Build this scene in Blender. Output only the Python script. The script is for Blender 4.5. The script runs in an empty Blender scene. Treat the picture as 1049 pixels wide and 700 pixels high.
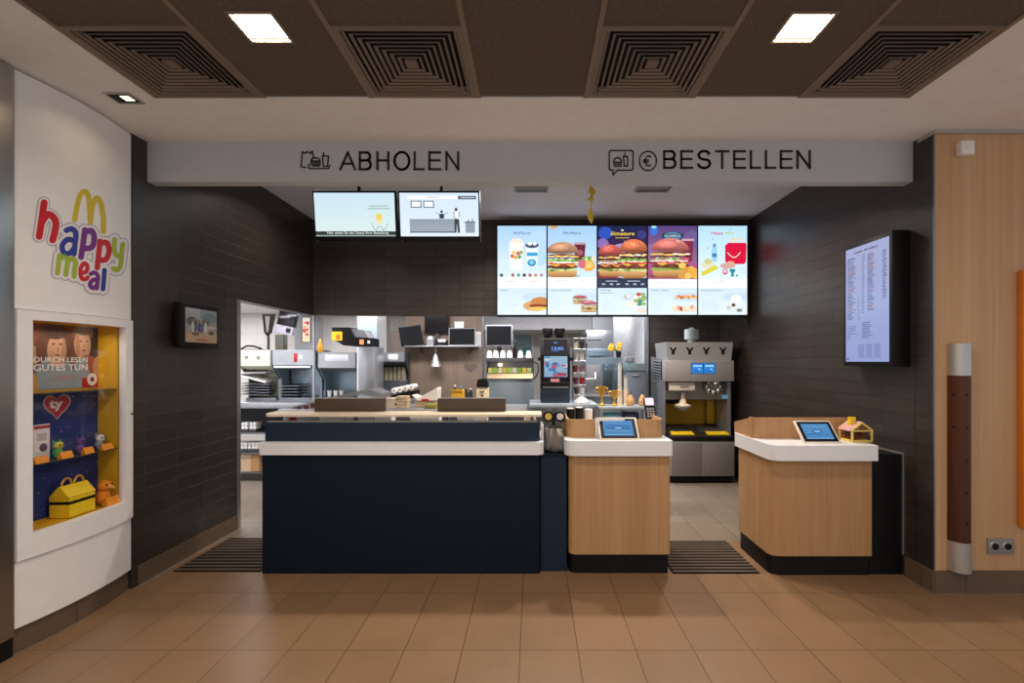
import bpy, bmesh, math, random
from mathutils import Vector, Matrix
random.seed(7)
SC = bpy.context.scene
COL = SC.collection
PI = math.pi

# ------------------------------------------------------------------ camera frame used to read sizes off the photo
F, CX, CY, EYE = 500.0, 546.0, 370.0, 1.5
def PX(px, d): return (px - CX) * d / F
def PZ(py, d): return EYE - (py - CY) * d / F

def lin(h):
    if isinstance(h, str):
        h = h.lstrip('#'); c = [int(h[i:i+2], 16) / 255 for i in (0, 2, 4)]
    else: c = list(h)
    return tuple(((v / 12.92) if v <= .04045 else ((v + .055) / 1.055) ** 2.4) for v in c) + (1.0,)

# ------------------------------------------------------------------ materials
MATS = {}
def pm(name, color, rough=.5, metal=0.0, emit=0.0, spec=.5, trans=0.0, coat=0.0, bump=0.0, bscale=60):
    if name in MATS: return MATS[name]
    m = bpy.data.materials.new(name); m.use_nodes = True
    nt = m.node_tree; b = nt.nodes['Principled BSDF']
    c = lin(color)
    b.inputs['Base Color'].default_value = c
    b.inputs['Roughness'].default_value = rough
    b.inputs['Metallic'].default_value = metal
    b.inputs['Specular IOR Level'].default_value = spec
    b.inputs['Transmission Weight'].default_value = trans
    b.inputs['Coat Weight'].default_value = coat
    if emit:
        b.inputs['Emission Color'].default_value = c; b.inputs['Emission Strength'].default_value = emit
    # faint procedural tone variation on every surface
    tc = nt.nodes.new('ShaderNodeTexCoord'); nz = nt.nodes.new('ShaderNodeTexNoise')
    nz.inputs['Scale'].default_value = bscale * .2; nz.inputs['Detail'].default_value = 4
    nt.links.new(tc.outputs['Object'], nz.inputs['Vector'])
    if not emit and not trans:
        mx = nt.nodes.new('ShaderNodeMix'); mx.data_type = 'RGBA'
        mx.inputs[6].default_value = tuple(v * .93 for v in c[:3]) + (1,)
        mx.inputs[7].default_value = tuple(min(1, v * 1.05) for v in c[:3]) + (1,)
        nt.links.new(nz.outputs['Fac'], mx.inputs[0]); nt.links.new(mx.outputs[2], b.inputs['Base Color'])
    if bump:
        n2 = nt.nodes.new('ShaderNodeTexNoise'); n2.inputs['Scale'].default_value = bscale; n2.inputs['Detail'].default_value = 6
        nt.links.new(tc.outputs['Object'], n2.inputs['Vector'])
        bp = nt.nodes.new('ShaderNodeBump'); bp.inputs['Strength'].default_value = bump; bp.inputs['Distance'].default_value = .01
        nt.links.new(n2.outputs['Fac'], bp.inputs['Height']); nt.links.new(bp.outputs['Normal'], b.inputs['Normal'])
    MATS[name] = m
    return m

def brick(name, c1, c2, mortar, bw, bh, msize, plane, off=(0, 0), rough=.5, bump=.4, spec=.5, noise=.0):
    """stack-bond tiles in world metres; plane 'xy','xz','yz'"""
    m = bpy.data.materials.new(name); m.use_nodes = True; nt = m.node_tree; N = nt.nodes; L = nt.links
    b = N['Principled BSDF']; b.inputs['Roughness'].default_value = rough; b.inputs['Specular IOR Level'].default_value = spec
    g = N.new('ShaderNodeNewGeometry'); s = N.new('ShaderNodeSeparateXYZ'); c = N.new('ShaderNodeCombineXYZ')
    L.new(g.outputs['Position'], s.inputs[0])
    for k, ax in enumerate(plane):
        a = N.new('ShaderNodeMath'); a.operation = 'ADD'; a.inputs[1].default_value = -off[k] + 30 * (bw if k == 0 else bh)
        L.new(s.outputs['xyz'.index(ax)], a.inputs[0]); L.new(a.outputs[0], c.inputs[k])
    t = N.new('ShaderNodeTexBrick'); t.offset = 0; t.squash = 1
    t.inputs['Scale'].default_value = 1; t.inputs['Mortar Size'].default_value = msize; t.inputs['Mortar Smooth'].default_value = .1
    t.inputs['Brick Width'].default_value = bw; t.inputs['Row Height'].default_value = bh; t.inputs['Bias'].default_value = 0
    t.inputs['Color1'].default_value = lin(c1); t.inputs['Color2'].default_value = lin(c2); t.inputs['Mortar'].default_value = lin(mortar)
    L.new(c.outputs[0], t.inputs['Vector'])
    nz = N.new('ShaderNodeTexNoise'); nz.inputs['Scale'].default_value = 3.2; nz.inputs['Detail'].default_value = 7; nz.inputs['Roughness'].default_value = .65
    L.new(g.outputs['Position'], nz.inputs['Vector'])
    mr = N.new('ShaderNodeMapRange'); mr.inputs[3].default_value = 1 - noise; mr.inputs[4].default_value = 1 + noise
    mr.inputs[1].default_value = .25; mr.inputs[2].default_value = .75
    L.new(nz.outputs['Fac'], mr.inputs[0])
    vm = N.new('ShaderNodeVectorMath'); vm.operation = 'SCALE'
    L.new(t.outputs['Color'], vm.inputs[0]); L.new(mr.outputs[0], vm.inputs['Scale'])
    L.new(vm.outputs[0], b.inputs['Base Color'])
    bp = N.new('ShaderNodeBump'); bp.inputs['Strength'].default_value = bump; bp.inputs['Distance'].default_value = .003; bp.invert = True
    L.new(t.outputs['Fac'], bp.inputs['Height']); L.new(bp.outputs['Normal'], b.inputs['Normal'])
    MATS[name] = m
    return m

def wood(name, c1, c2, rough=.45, sx=55, sz=1.3, axis='z'):
    m = bpy.data.materials.new(name); m.use_nodes = True; nt = m.node_tree; N = nt.nodes; L = nt.links
    b = N['Principled BSDF']; b.inputs['Roughness'].default_value = rough; b.inputs['Specular IOR Level'].default_value = .35
    g = N.new('ShaderNodeNewGeometry'); mp = N.new('ShaderNodeMapping')
    mp.inputs['Scale'].default_value = (sx, sx, sz)
    L.new(g.outputs['Position'], mp.inputs['Vector'])
    n1 = N.new('ShaderNodeTexNoise'); n1.inputs['Scale'].default_value = 1; n1.inputs['Detail'].default_value = 5; n1.inputs['Roughness'].default_value = .6
    L.new(mp.outputs[0], n1.inputs['Vector'])
    mp2 = N.new('ShaderNodeMapping'); mp2.inputs['Scale'].default_value = (sx * .14, sx * .14, sz * .3)
    L.new(g.outputs['Position'], mp2.inputs['Vector'])
    n2 = N.new('ShaderNodeTexNoise'); n2.inputs['Scale'].default_value = 1; n2.inputs['Detail'].default_value = 3
    L.new(mp2.outputs[0], n2.inputs['Vector'])
    ad = N.new('ShaderNodeMath'); ad.operation = 'ADD'; L.new(n1.outputs['Fac'], ad.inputs[0]); L.new(n2.outputs['Fac'], ad.inputs[1])
    mr = N.new('ShaderNodeMapRange'); mr.inputs[1].default_value = .7; mr.inputs[2].default_value = 1.3
    L.new(ad.outputs[0], mr.inputs[0])
    r = N.new('ShaderNodeMix'); r.data_type = 'RGBA'; r.inputs[6].default_value = lin(c1); r.inputs[7].default_value = lin(c2)
    L.new(mr.outputs[0], r.inputs[0]); L.new(r.outputs[2], b.inputs['Base Color'])
    MATS[name] = m
    return m

def attr_mat(name, emit, rough=.5):
    m = bpy.data.materials.new(name); m.use_nodes = True; nt = m.node_tree
    b = nt.nodes['Principled BSDF']; a = nt.nodes.new('ShaderNodeAttribute'); a.attribute_name = 'Col'
    b.inputs['Roughness'].default_value = rough
    if emit:
        b.inputs['Base Color'].default_value = (.01, .01, .01, 1)
        nt.links.new(a.outputs['Color'], b.inputs['Emission Color']); b.inputs['Emission Strength'].default_value = emit
    else: nt.links.new(a.outputs['Color'], b.inputs['Base Color'])
    MATS[name] = m
    return m

def glass(name, tint='ffffff', rough=.02, alpha=.12):
    """thin sheet glass: mostly clear with a fresnel reflection"""
    m = bpy.data.materials.new(name); m.use_nodes = True; nt = m.node_tree; N = nt.nodes; L = nt.links
    for n in list(N):
        if n.type == 'BSDF_PRINCIPLED': N.remove(n)
    tr = N.new('ShaderNodeBsdfTransparent'); tr.inputs[0].default_value = lin(tint)
    gl = N.new('ShaderNodeBsdfGlossy'); gl.inputs['Roughness'].default_value = rough
    fr = N.new('ShaderNodeFresnel'); fr.inputs['IOR'].default_value = 1.4
    mx = N.new('ShaderNodeMixShader'); L.new(fr.outputs[0], mx.inputs[0]); L.new(tr.outputs[0], mx.inputs[1]); L.new(gl.outputs[0], mx.inputs[2])
    L.new(mx.outputs[0], N['Material Output'].inputs['Surface'])
    ge = N.new('ShaderNodeNewGeometry'); iv = N.new('ShaderNodeMath'); iv.operation = 'SUBTRACT'; iv.inputs[0].default_value = 1
    mu = N.new('ShaderNodeMath'); mu.operation = 'MULTIPLY'
    L.new(ge.outputs['Backfacing'], iv.inputs[1]); L.new(iv.outputs[0], mu.inputs[0]); L.new(fr.outputs[0], mu.inputs[1]); L.new(mu.outputs[0], mx.inputs[0])
    MATS[name] = m
    return m

# ------------------------------------------------------------------ mesh builder
class MB:
    def __init__(s): s.b = bmesh.new()
    def _new(s, before): return [v for v in s.b.verts if v not in before]
    def box(s, x0, x1, y0, y1, z0, z1, bev=0, seg=2):
        if x0 > x1: x0, x1 = x1, x0
        if y0 > y1: y0, y1 = y1, y0
        if z0 > z1: z0, z1 = z1, z0
        vs = [s.b.verts.new((x, y, z)) for x in (x0, x1) for y in (y0, y1) for z in (z0, z1)]
        fs = []
        for q in ((0, 1, 3, 2), (4, 6, 7, 5), (0, 4, 5, 1), (2, 3, 7, 6), (0, 2, 6, 4), (1, 5, 7, 3)):
            fs.append(s.b.faces.new([vs[i] for i in q]))
        if bev:
            es = list({e for f in fs for e in f.edges})
            bev = min(bev, .45 * min(x1 - x0, y1 - y0, z1 - z0))
            bmesh.ops.bevel(s.b, geom=es, offset=bev, segments=seg, affect='EDGES', profile=.5)
        return s
    def pb(s, x0, y0, x1, y1, d, t, bev=0):
        """box whose front face, at depth d, covers the given photo rectangle"""
        return s.box(PX(x0, d), PX(x1, d), d, d + t, PZ(y1, d), PZ(y0, d), bev)
    def prism(s, poly, a, b_, plane='xy'):
        def P(u, v, w):
            return {'xy': (u, v, w), 'xz': (u, w, v), 'yz': (w, u, v)}[plane]
        lo = [s.b.verts.new(P(u, v, a)) for u, v in poly]; hi = [s.b.verts.new(P(u, v, b_)) for u, v in poly]
        n = len(poly)
        s.b.faces.new(lo[::-1]); s.b.faces.new(hi)
        for i in range(n): s.b.faces.new((lo[i], lo[(i + 1) % n], hi[(i + 1) % n], hi[i]))
        return s
    def cyl(s, p0, p1, r0, r1=None, seg=20, caps=True):
        r1 = r0 if r1 is None else r1
        p0 = Vector(p0); p1 = Vector(p1); ax = (p1 - p0).normalized()
        u = ax.orthogonal().normalized(); v = ax.cross(u)
        A = []; B = []
        for i in range(seg):
            t = 2 * PI * i / seg; q = u * math.cos(t) + v * math.sin(t)
            A.append(s.b.verts.new(p0 + q * r0)); B.append(s.b.verts.new(p1 + q * max(r1, 1e-4)))
        for i in range(seg): s.b.faces.new((A[i], A[(i + 1) % seg], B[(i + 1) % seg], B[i]))
        if caps: s.b.faces.new(A[::-1]); s.b.faces.new(B)
        return s
    def tube(s, pts, r, seg=8):
        pts = [Vector(p) for p in pts]; rings = []
        up = None
        for i, p in enumerate(pts):
            t = (pts[min(i + 1, len(pts) - 1)] - pts[max(i - 1, 0)]).normalized()
            u = t.orthogonal().normalized() if up is None else (up - t * up.dot(t)).normalized()
            up = u; v = t.cross(u)
            rr = r[i] if isinstance(r, (list, tuple)) else r
            rings.append([s.b.verts.new(p + (u * math.cos(2 * PI * k / seg) + v * math.sin(2 * PI * k / seg)) * rr) for k in range(seg)])
        for a, b_ in zip(rings, rings[1:]):
            for k in range(seg): s.b.faces.new((a[k], a[(k + 1) % seg], b_[(k + 1) % seg], b_[k]))
        s.b.faces.new(rings[0][::-1]); s.b.faces.new(rings[-1])
        return s
    def lathe(s, prof, c, seg=24):
        rings = []
        for r, z in prof:
            if r < 1e-5: rings.append([s.b.verts.new((c[0], c[1], c[2] + z))])
            else: rings.append([s.b.verts.new((c[0] + r * math.cos(2 * PI * k / seg), c[1] + r * math.sin(2 * PI * k / seg), c[2] + z)) for k in range(seg)])
        for a, b_ in zip(rings, rings[1:]):
            for k in range(seg):
                k2 = (k + 1) % seg
                if len(a) == 1 and len(b_) == 1: continue
                if len(a) == 1: s.b.faces.new((a[0], b_[k2], b_[k]))
                elif len(b_) == 1: s.b.faces.new((a[k], a[k2], b_[0]))
                else: s.b.faces.new((a[k], a[k2], b_[k2], b_[k]))
        for rg, rev in ((rings[0], True), (rings[-1], False)):
            if len(rg) > 1: s.b.faces.new(rg[::-1] if rev else rg)
        return s
    def ell(s, c, r, seg=16, rot=None):
        before = set(s.b.verts)
        m = Matrix.Translation(c) @ (rot if rot else Matrix.Identity(4)) @ Matrix.Diagonal((r[0], r[1], r[2], 1))
        bmesh.ops.create_uvsphere(s.b, u_segments=seg, v_segments=max(6, seg // 2), radius=1, matrix=m)
        return s
    def lump(s, c, r, amp, seed=0, seg=16):
        rnd = random.Random(seed); ph = [rnd.uniform(0, 6.28) for _ in range(6)]
        before = set(s.b.verts)
        bmesh.ops.create_uvsphere(s.b, u_segments=seg, v_segments=seg // 2, radius=1)
        for v in s.b.verts:
            if v in before: continue
            p = v.co
            k = 1 + amp * (math.sin(5 * p.x + ph[0]) * math.sin(4 * p.y + ph[1]) + .6 * math.sin(7 * p.z + ph[2]) * math.sin(6 * p.x + ph[3]))
            v.co = Vector((c[0] + p.x * r[0] * k, c[1] + p.y * r[1] * k, c[2] + p.z * r[2] * k))
        return s
    def quad(s, a, b_, c, d, t=None):
        vs = [s.b.verts.new(p) for p in (a, b_, c, d)]; s.b.faces.new(vs); return s
    def slab(s, a, b_, c, d, n, t):
        """solid plate: quad a b c d swept by vector n*t"""
        n = Vector(n) * t
        lo = [s.b.verts.new(p) for p in (a, b_, c, d)]; hi = [s.b.verts.new(Vector(p) + n) for p in (a, b_, c, d)]
        s.b.faces.new(lo[::-1]); s.b.faces.new(hi)
        for i in range(4): s.b.faces.new((lo[i], lo[(i + 1) % 4], hi[(i + 1) % 4], hi[i]))
        return s
    def mesh(s, name, data):
        v, f = data
        vs = [s.b.verts.new(p) for p in v]
        for q in f:
            try: s.b.faces.new([vs[i] for i in q])
            except ValueError: pass
        return s
    def xf(s, M):
        bmesh.ops.transform(s.b, matrix=M, verts=s.b.verts); return s
    def build(s, name, mat, parent=None, smooth=38):
        b = s.b
        bmesh.ops.recalc_face_normals(b, faces=b.faces)
        org = Vector((0, 0, 0))
        if parent is not None:
            r = parent
            while r.parent: r = r.parent
            Mi = Matrix.LocRotScale(r.location, r.rotation_euler, None).inverted() if not r.get('_local') else Matrix.Identity(4)
            p = parent
            while p.parent:
                Mi = Matrix.Translation(-p.location) @ Mi; p = p.parent
            bmesh.ops.transform(b, matrix=Mi, verts=b.verts)
        else:
            xs = [v.co for v in b.verts]
            org = Vector(((min(p.x for p in xs) + max(p.x for p in xs)) / 2, (min(p.y for p in xs) + max(p.y for p in xs)) / 2, min(p.z for p in xs)))
            for v in b.verts: v.co -= org
        me = bpy.data.meshes.new(name); b.to_mesh(me); b.free()
        me.materials.append(mat)
        for p in me.polygons: p.use_smooth = True
        me.set_sharp_from_angle(angle=math.radians(smooth))
        o = bpy.data.objects.new(name, me); COL.objects.link(o); o.location = org
        if parent is not None: o.parent = parent
        return o

def tag(o, label, cat, group=None):
    o['label'] = label; o['category'] = cat
    if group: o['group'] = group
    return o
def thing(name, label, cat, loc=(0, 0, 0), rot=(0, 0, 0), group=None):
    o = bpy.data.objects.new(name, None); COL.objects.link(o); o.empty_display_size = .1
    o.location = loc; o.rotation_euler = rot
    return tag(o, label, cat, group)
def struct(mb, name, mat):
    o = mb.build(name, mat); o['kind'] = 'structure'; return o
def copy_tree(o, parent=None):
    c = o.copy(); COL.objects.link(c)
    if parent is not None: c.parent = parent
    for ch in list(o.children): copy_tree(ch, c)
    return c

# ------------------------------------------------------------------ lettering
_tc = {}
def text_mesh(txt, size=1.0, extrude=0.0, offset=0.0, align='LEFT'):
    key = (txt, size, extrude, offset, align)
    if key in _tc: return _tc[key]
    cu = bpy.data.curves.new('t', 'FONT'); cu.body = txt; cu.size = size; cu.extrude = extrude; cu.offset = offset; cu.align_x = align
    cu.resolution_u = 3
    ob = bpy.data.objects.new('t', cu); COL.objects.link(ob)
    dg = bpy.context.evaluated_depsgraph_get(); dg.update()
    me = bpy.data.meshes.new_from_object(ob.evaluated_get(dg))
    r = ([tuple(v.co) for v in me.vertices], [tuple(p.vertices) for p in me.polygons])
    bpy.data.objects.remove(ob); bpy.data.curves.remove(cu); bpy.data.meshes.remove(me)
    _tc[key] = r
    return r
def islands(data):
    v, f = data; par = list(range(len(v)))
    key = {}
    def find(a):
        while par[a] != a: par[a] = par[par[a]]; a = par[a]
        return a
    for i, p in enumerate(v):
        k = (round(p[0], 5), round(p[1], 5))
        if k in key: par[find(i)] = find(key[k])
        else: key[k] = i
    for q in f:
        for a in q[1:]: par[find(a)] = find(q[0])
    groups = {}
    for q in f: groups.setdefault(find(q[0]), []).append(q)
    out = []
    for g in groups.values():
        ids = sorted({i for q in g for i in q}); mp = {i: k for k, i in enumerate(ids)}
        out.append(([v[i] for i in ids], [tuple(mp[i] for i in q) for q in g]))
    out.sort(key=lambda d: min(p[0] for p in d[0]))
    return out

# ------------------------------------------------------------------ printed / lit pictures: coloured flat shapes on a sheet
class Pic:
    def __init__(s, O, U, V, N=None, eps=.00006, lift=.0006):
        s.O = Vector(O); s.U = Vector(U); s.V = Vector(V); s.w = s.U.length; s.h = s.V.length
        s.N = (Vector(N) if N is not None else s.U.cross(s.V)).normalized(); s.eps = eps; s.k = 0; s.lift = lift
        s.v = []; s.f = []; s.c = []
    def P(s, u, v): return s.O + s.U * u + s.V * v + s.N * (s.lift + s.eps * s.k)
    def poly(s, pts, col, col2=None):
        """col at the bottom, col2 at the top (a printed colour blend)"""
        s.k += 1; c1 = lin(col); c2 = lin(col2) if col2 else c1
        vs = [p[1] for p in pts]; lo, hi = min(vs), max(vs)
        for ax, lim, sg in ((0, 0, 1), (0, 1, -1), (1, 0, 1), (1, 1, -1)):      # keep inside the sheet
            if all((p[ax] - lim) * sg >= -1e-6 for p in pts): continue
            out = []
            for p, q in zip(pts, list(pts[1:]) + [pts[0]]):
                ip, iq = (p[ax] - lim) * sg >= 0, (q[ax] - lim) * sg >= 0
                if ip: out.append(p)
                if ip != iq:
                    t = (lim - p[ax]) / (q[ax] - p[ax]); out.append((p[0] + (q[0] - p[0]) * t, p[1] + (q[1] - p[1]) * t))
            pts = out
            if len(pts) < 3: return s
        b = len(s.v)
        for p in pts: s.v.append(s.P(*p))
        s.f.append(tuple(range(b, b + len(pts))))
        s.c.append([tuple(c1[i] + (c2[i] - c1[i]) * ((p[1] - lo) / (hi - lo + 1e-9)) for i in range(4)) for p in pts])
        return s
    def rect(s, u0, v0, u1, v1, col, col2=None): return s.poly([(u0, v0), (u1, v0), (u1, v1), (u0, v1)], col, col2)
    def ell(s, u, v, ru, rv, col, a0=0, a1=360, col2=None, n=22, rot=0):
        pts = []
        for i in range(n + (0 if a1 - a0 == 360 else 1)):
            t = math.radians(a0 + (a1 - a0) * i / n); x, y = ru * math.cos(t) * s.w, rv * math.sin(t) * s.h
            if rot: x, y = x * math.cos(rot) - y * math.sin(rot), x * math.sin(rot) + y * math.cos(rot)
            pts.append((u + x / s.w, v + y / s.h))
        return s.poly(pts, col, col2)
    def line(s, pts, wd, col):
        """stroke; wd in metres"""
        for a, b in zip(pts, pts[1:]):
            A = Vector((a[0] * s.w, a[1] * s.h)); B = Vector((b[0] * s.w, b[1] * s.h))
            if (B - A).length < 1e-7: continue
            t = (B - A).normalized() * wd / 2; n = Vector((-t.y, t.x))
            q = [A - t * .8 + n, A - t * .8 - n, B + t * .8 - n, B + t * .8 + n]
            s.poly([(p.x / s.w, p.y / s.h) for p in q], col); s.k -= 1
        s.k += 1
        return s
    def text(s, txt, u, v, hgt, col, align='LEFT', width=None, shear=0, bold=0, slope=0):
        """hgt: capital height in metres"""
        d = text_mesh(txt, 1.0, 0, bold, align)
        sc = hgt / .69; sx = sc
        if width:
            xs = [p[0] for p in d[0]]; sx = width / (max(xs) - min(xs))
        s.k += 1; b = len(s.v); c = lin(col)
        for p in d[0]:
            s.v.append(s.P(u + (p[0] * sx + shear * p[1] * sc) / s.w, v + (p[1] * sc + slope * p[0] * sx) / s.h))
        for q in d[1]:
            s.f.append(tuple(i + b for i in q)); s.c.append([c] * len(q))
        return s
    def lines(s, u0, u1, vs, wd, col, rnd=None):
        for v in vs:
            e = u1 if rnd is None else u0 + (u1 - u0) * rnd.uniform(.45, 1)
            s.rect(u0, v - wd / 2 / s.h, e, v + wd / 2 / s.h, col); s.k -= 1
        s.k += 1
        return s
    def obj(s, name, mat, parent=None):
        off = Vector((0, 0, 0))
        if parent is not None:
            r = parent
            while r.parent: r = r.parent
            Mi = Matrix.LocRotScale(r.location, r.rotation_euler, None).inverted()
        else:
            off = s.O + s.U * .5; Mi = Matrix.Translation(-off)
        me = bpy.data.meshes.new(name); me.from_pydata([tuple(Mi @ p) for p in s.v], [], s.f)
        at = me.color_attributes.new('Col', 'FLOAT_COLOR', 'CORNER')
        # polygons keep the order they were given in
        i = 0
        for cs in s.c:
            for c in cs: at.data[i].color = c; i += 1
        me.materials.append(mat); me.update()
        o = bpy.data.objects.new(name, me); COL.objects.link(o); o.location = off
        if parent is not None: o.parent = parent
        return o

def rrect(x0, x1, y0, y1, r=(0, 0, 0, 0), n=6):
    """plan outline, corner radii in order (x0y0, x1y0, x1y1, x0y1)"""
    pts = []
    for (cx, cy, sx, sy, a), rr in zip(((x0, y0, 1, 1, 180), (x1, y0, -1, 1, 270), (x1, y1, -1, -1, 0), (x0, y1, 1, -1, 90)), r):
        if rr <= 0: pts.append((cx, cy)); continue
        for i in range(n + 1):
            t = math.radians(a + 90 * i / n)
            pts.append((cx + sx * rr + rr * math.cos(t), cy + sy * rr + rr * math.sin(t)))
    return pts
def rpoly(pts, rad, n=6):
    """round the corners of a polygon; rad per vertex"""
    out = []; m = len(pts)
    for i, p in enumerate(pts):
        r = rad[i]
        if r <= 0: out.append(p); continue
        P = Vector(p); A = Vector(pts[i - 1]) - P; B = Vector(pts[(i + 1) % m]) - P
        ra = min(r, .45 * A.length, .45 * B.length); A = P + A.normalized() * ra; B = P + B.normalized() * ra
        for k in range(n + 1):
            t = k / n; out.append(tuple(A * (1 - t) ** 2 + P * 2 * t * (1 - t) + B * t * t))
    return out
def ribbon(pts, w):
    """thicken an open plan polyline to a closed outline"""
    P = [Vector(p) for p in pts]; L = []; R = []
    for i, p in enumerate(P):
        t = (P[min(i + 1, len(P) - 1)] - P[max(i - 1, 0)]).normalized(); n = Vector((-t.y, t.x)) * w / 2
        L.append(tuple(p + n)); R.append(tuple(p - n))
    return L + R[::-1]
# ------------------------------------------------------------------ palette
tile_yz = brick('dark_wall_tile_side', '3a332e', '342d29', '4b4138', .30, .10, .0022, 'yz', (.02, .03), rough=.38, bump=.5, noise=.12)
tile_yz_r = brick('dark_wall_tile_right', '3a332e', '342d29', '1a1614', .30, .10, .0028, 'yz', (.02, .03), rough=.36, bump=.6, noise=.12)
tile_xz = brick('dark_wall_tile_back', '4a413a', '433a34', '171412', .30, .10, .0022, 'xz', (.02, .05), rough=.38, bump=.5, noise=.12)
floor_k = brick('kitchen_floor_tile', '857a6b', '7d7264', '4f483e', .30, .45, .003, 'xy', (.833, 4.08), rough=.4, bump=.35, noise=.08)
floor_m = brick('floor_tile', '8b6d50', '84674c', '4a3929', .30, .625, .0022, 'xy', (.833, 3.157 - .625 * 5), rough=.36, bump=.35, noise=.10)
skirt_yz = brick('skirting_tile_side', '665546', '604f41', '43382f', .45, .40, .003, 'yz', (.1, -.1), rough=.5, noise=.1)
skirt_xz = brick('skirting_tile_front', '665546', '604f41', '43382f', .45, .40, .003, 'xz', (.1, -.1), rough=.5, noise=.1)
white_tile = brick('kitchen_wall_tile', 'e6e0d8', 'e2dcd4', 'c9c2b8', .2, .2, .002, 'xz', (0, 0), rough=.35, noise=.03)
plaster = pm('ceiling_plaster', 'f0ebe6', .85, bump=.05)
inner_plaster = pm('counter_ceiling_paint', 'c4c2c6', .8)
beam_m = pm('beam_paint', 'c3c3c3', .6)
panel_m = pm('ceiling_panel_felt', '786757', .95, bump=1.0, bscale=120)
nt = panel_m.node_tree
for n_ in nt.nodes:
    if n_.type == 'MIX': n_.inputs[6].default_value = lin('3d332b'); n_.inputs[7].default_value = lin('82705f')
    if n_.type == 'TEX_NOISE' and n_.inputs['Scale'].default_value < 60: n_.inputs['Scale'].default_value = 55; n_.inputs['Detail'].default_value = 8; n_.inputs['Roughness'].default_value = .75
grid_m = pm('ceiling_grid_metal', '84725f', .6)
vent_m = pm('vent_metal', '7d6c5c', .55)
vent_dark = pm('vent_shadow_gap', '17120f', .9)
lamp_m = pm('lamp_diffuser', 'fff4e6', .5, emit=6)
down_m = pm('downlight_lamp', 'ffe6c0', .5, emit=2)
oak = wood('oak_veneer', 'ae8459', 'c3996c')
oak_wall = wood('oak_wall_panel', 'c2966b', 'd2aa82', sx=48, sz=.6)
oak_dark = wood('dark_post_wood', '3c1c10', '5c311c', sx=40, sz=1.5)
brown_wood = wood('kitchen_wood_panel', '7b6858', '927e6c', sx=60, sz=.8)
navy = pm('navy_laminate', '14283c', .5, spec=.3)
navy_d = pm('navy_laminate_dark', '0a1827', .5, spec=.2)
black = pm('black_laminate', '0c0c0e', .5, spec=.3)
black_m = pm('black_plastic', '0d0d0e', .5, spec=.3)
plinth_m = pm('black_plinth', '0a0a0d', .5, spec=.3)
white_top = pm('white_solid_surface', 'f1f3f6', .3)
white_l = pm('white_lacquer', 'f6f6f6', .35)
white_p = pm('white_plastic', 'f2f0ec', .45)
cream = pm('cream_laminate', 'ecdcc4', .45)
steel = pm('brushed_steel', 'b9b9b8', .32, 1.0)
steel_d = pm('dark_steel', '8c8e92', .36, 1.0)
steel_l = pm('satin_steel', 'b4b6b9', .34, .8)
steel_b = pm('bluish_steel', '8fa0aa', .35, .7)
alu = pm('anodised_aluminium', 'c5c3be', .4, .8)
grey_p = pm('grey_plastic', '8a8988', .5)
grey_d = pm('charcoal_plastic', '3b3a3b', .5)
scr_black = pm('dark_screen_glass', '0d0d10', .15)
mach_grey = pm('machine_grey', 'aaa7a5', .4, .4)
yellow = pm('yellow_card', 'f3cf1c', .5)
yellow_w = pm('yellow_case_lining', 'e2ad18', .5)
gold = pm('gold_plastic', 'd9a63a', .3, .35)
orange = pm('orange_card', 'f29a1c', .5)
orange_pan = pm('orange_panel', 'd97a1e', .4)
red = pm('red_plastic', 'c01824', .4)
brown = pm('brown_board', '4a3b30', .55)
card = pm('corrugated_cardboard', 'b98d5e', .8)
card_p = pm('pale_cardboard', 'd8b795', .8)
paper = pm('white_paper', 'f1ece6', .7)
clear = pm('clear_plastic', 'e8eef0', .15, trans=.0, spec=.6)
pink_r = pm('pink_roof_plastic', 'd9a0a4', .4)
yellow_l = pm('pale_yellow_plastic', 'e9cf6a', .4)
teal = pm('teal_plastic', '2f8f96', .4)
purple = pm('purple_plush', '6a4a92', .9)
green = pm('green_plush', '4f9a5a', .9)
whitef = pm('white_plush', 'e9e6e2', .9)
orange_f = pm('orange_plush', 'e88a1c', .9)
blue_c = pm('blue_plastic', '6fb2d6', .4)
rubber = pm('mat_rubber', '0c0a09', .9, spec=.2)
matstrip = pm('mat_fibre_strip', '65564a', .95, bump=.6, bscale=300)
amber = pm('amber_plastic', 'd39a2c', .35)
wood_toy = pm('pale_wood_toy', 'd3a36c', .6)
ink = pm('black_lettering', '0f0d0c', .5)
warmlamp = pm('heat_lamp', 'ffd9a0', .5, emit=6)
print_m = attr_mat('printed_sheet', 0, .45)
screen_m = attr_mat('lit_screen', 1.15, .2)
screen_dim = attr_mat('dim_lit_screen', .75, .2)
tv_m = attr_mat('small_television_picture', .34, .2)
clearglass = glass('clear_glass')

XL, XR = -2.64, 2.60            # side walls
YB = 3.34                       # beam front
YK = 5.87                       # back bulkhead
# ------------------------------------------------------------------ setting
struct(MB().box(-7.2, 6.0, -.6, 4.055, -.12, 0), 'floor', floor_m)
struct(MB().box(-7.2, 6.0, 4.055, 9.6, -.12, 0), 'floor_kitchen', floor_k)
# plaster ceiling around the dark field
CZ = 3.0
m = MB()
m.box(-3.4, -2.14, -.6, YB + .05, CZ, CZ + .12); m.box(2.13, 6.0, -.6, YB + .05, CZ, CZ + .12); m.box(-2.14, 2.13, 2.78, YB + .05, CZ, CZ + .12)
struct(m, 'ceiling', plaster)
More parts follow.
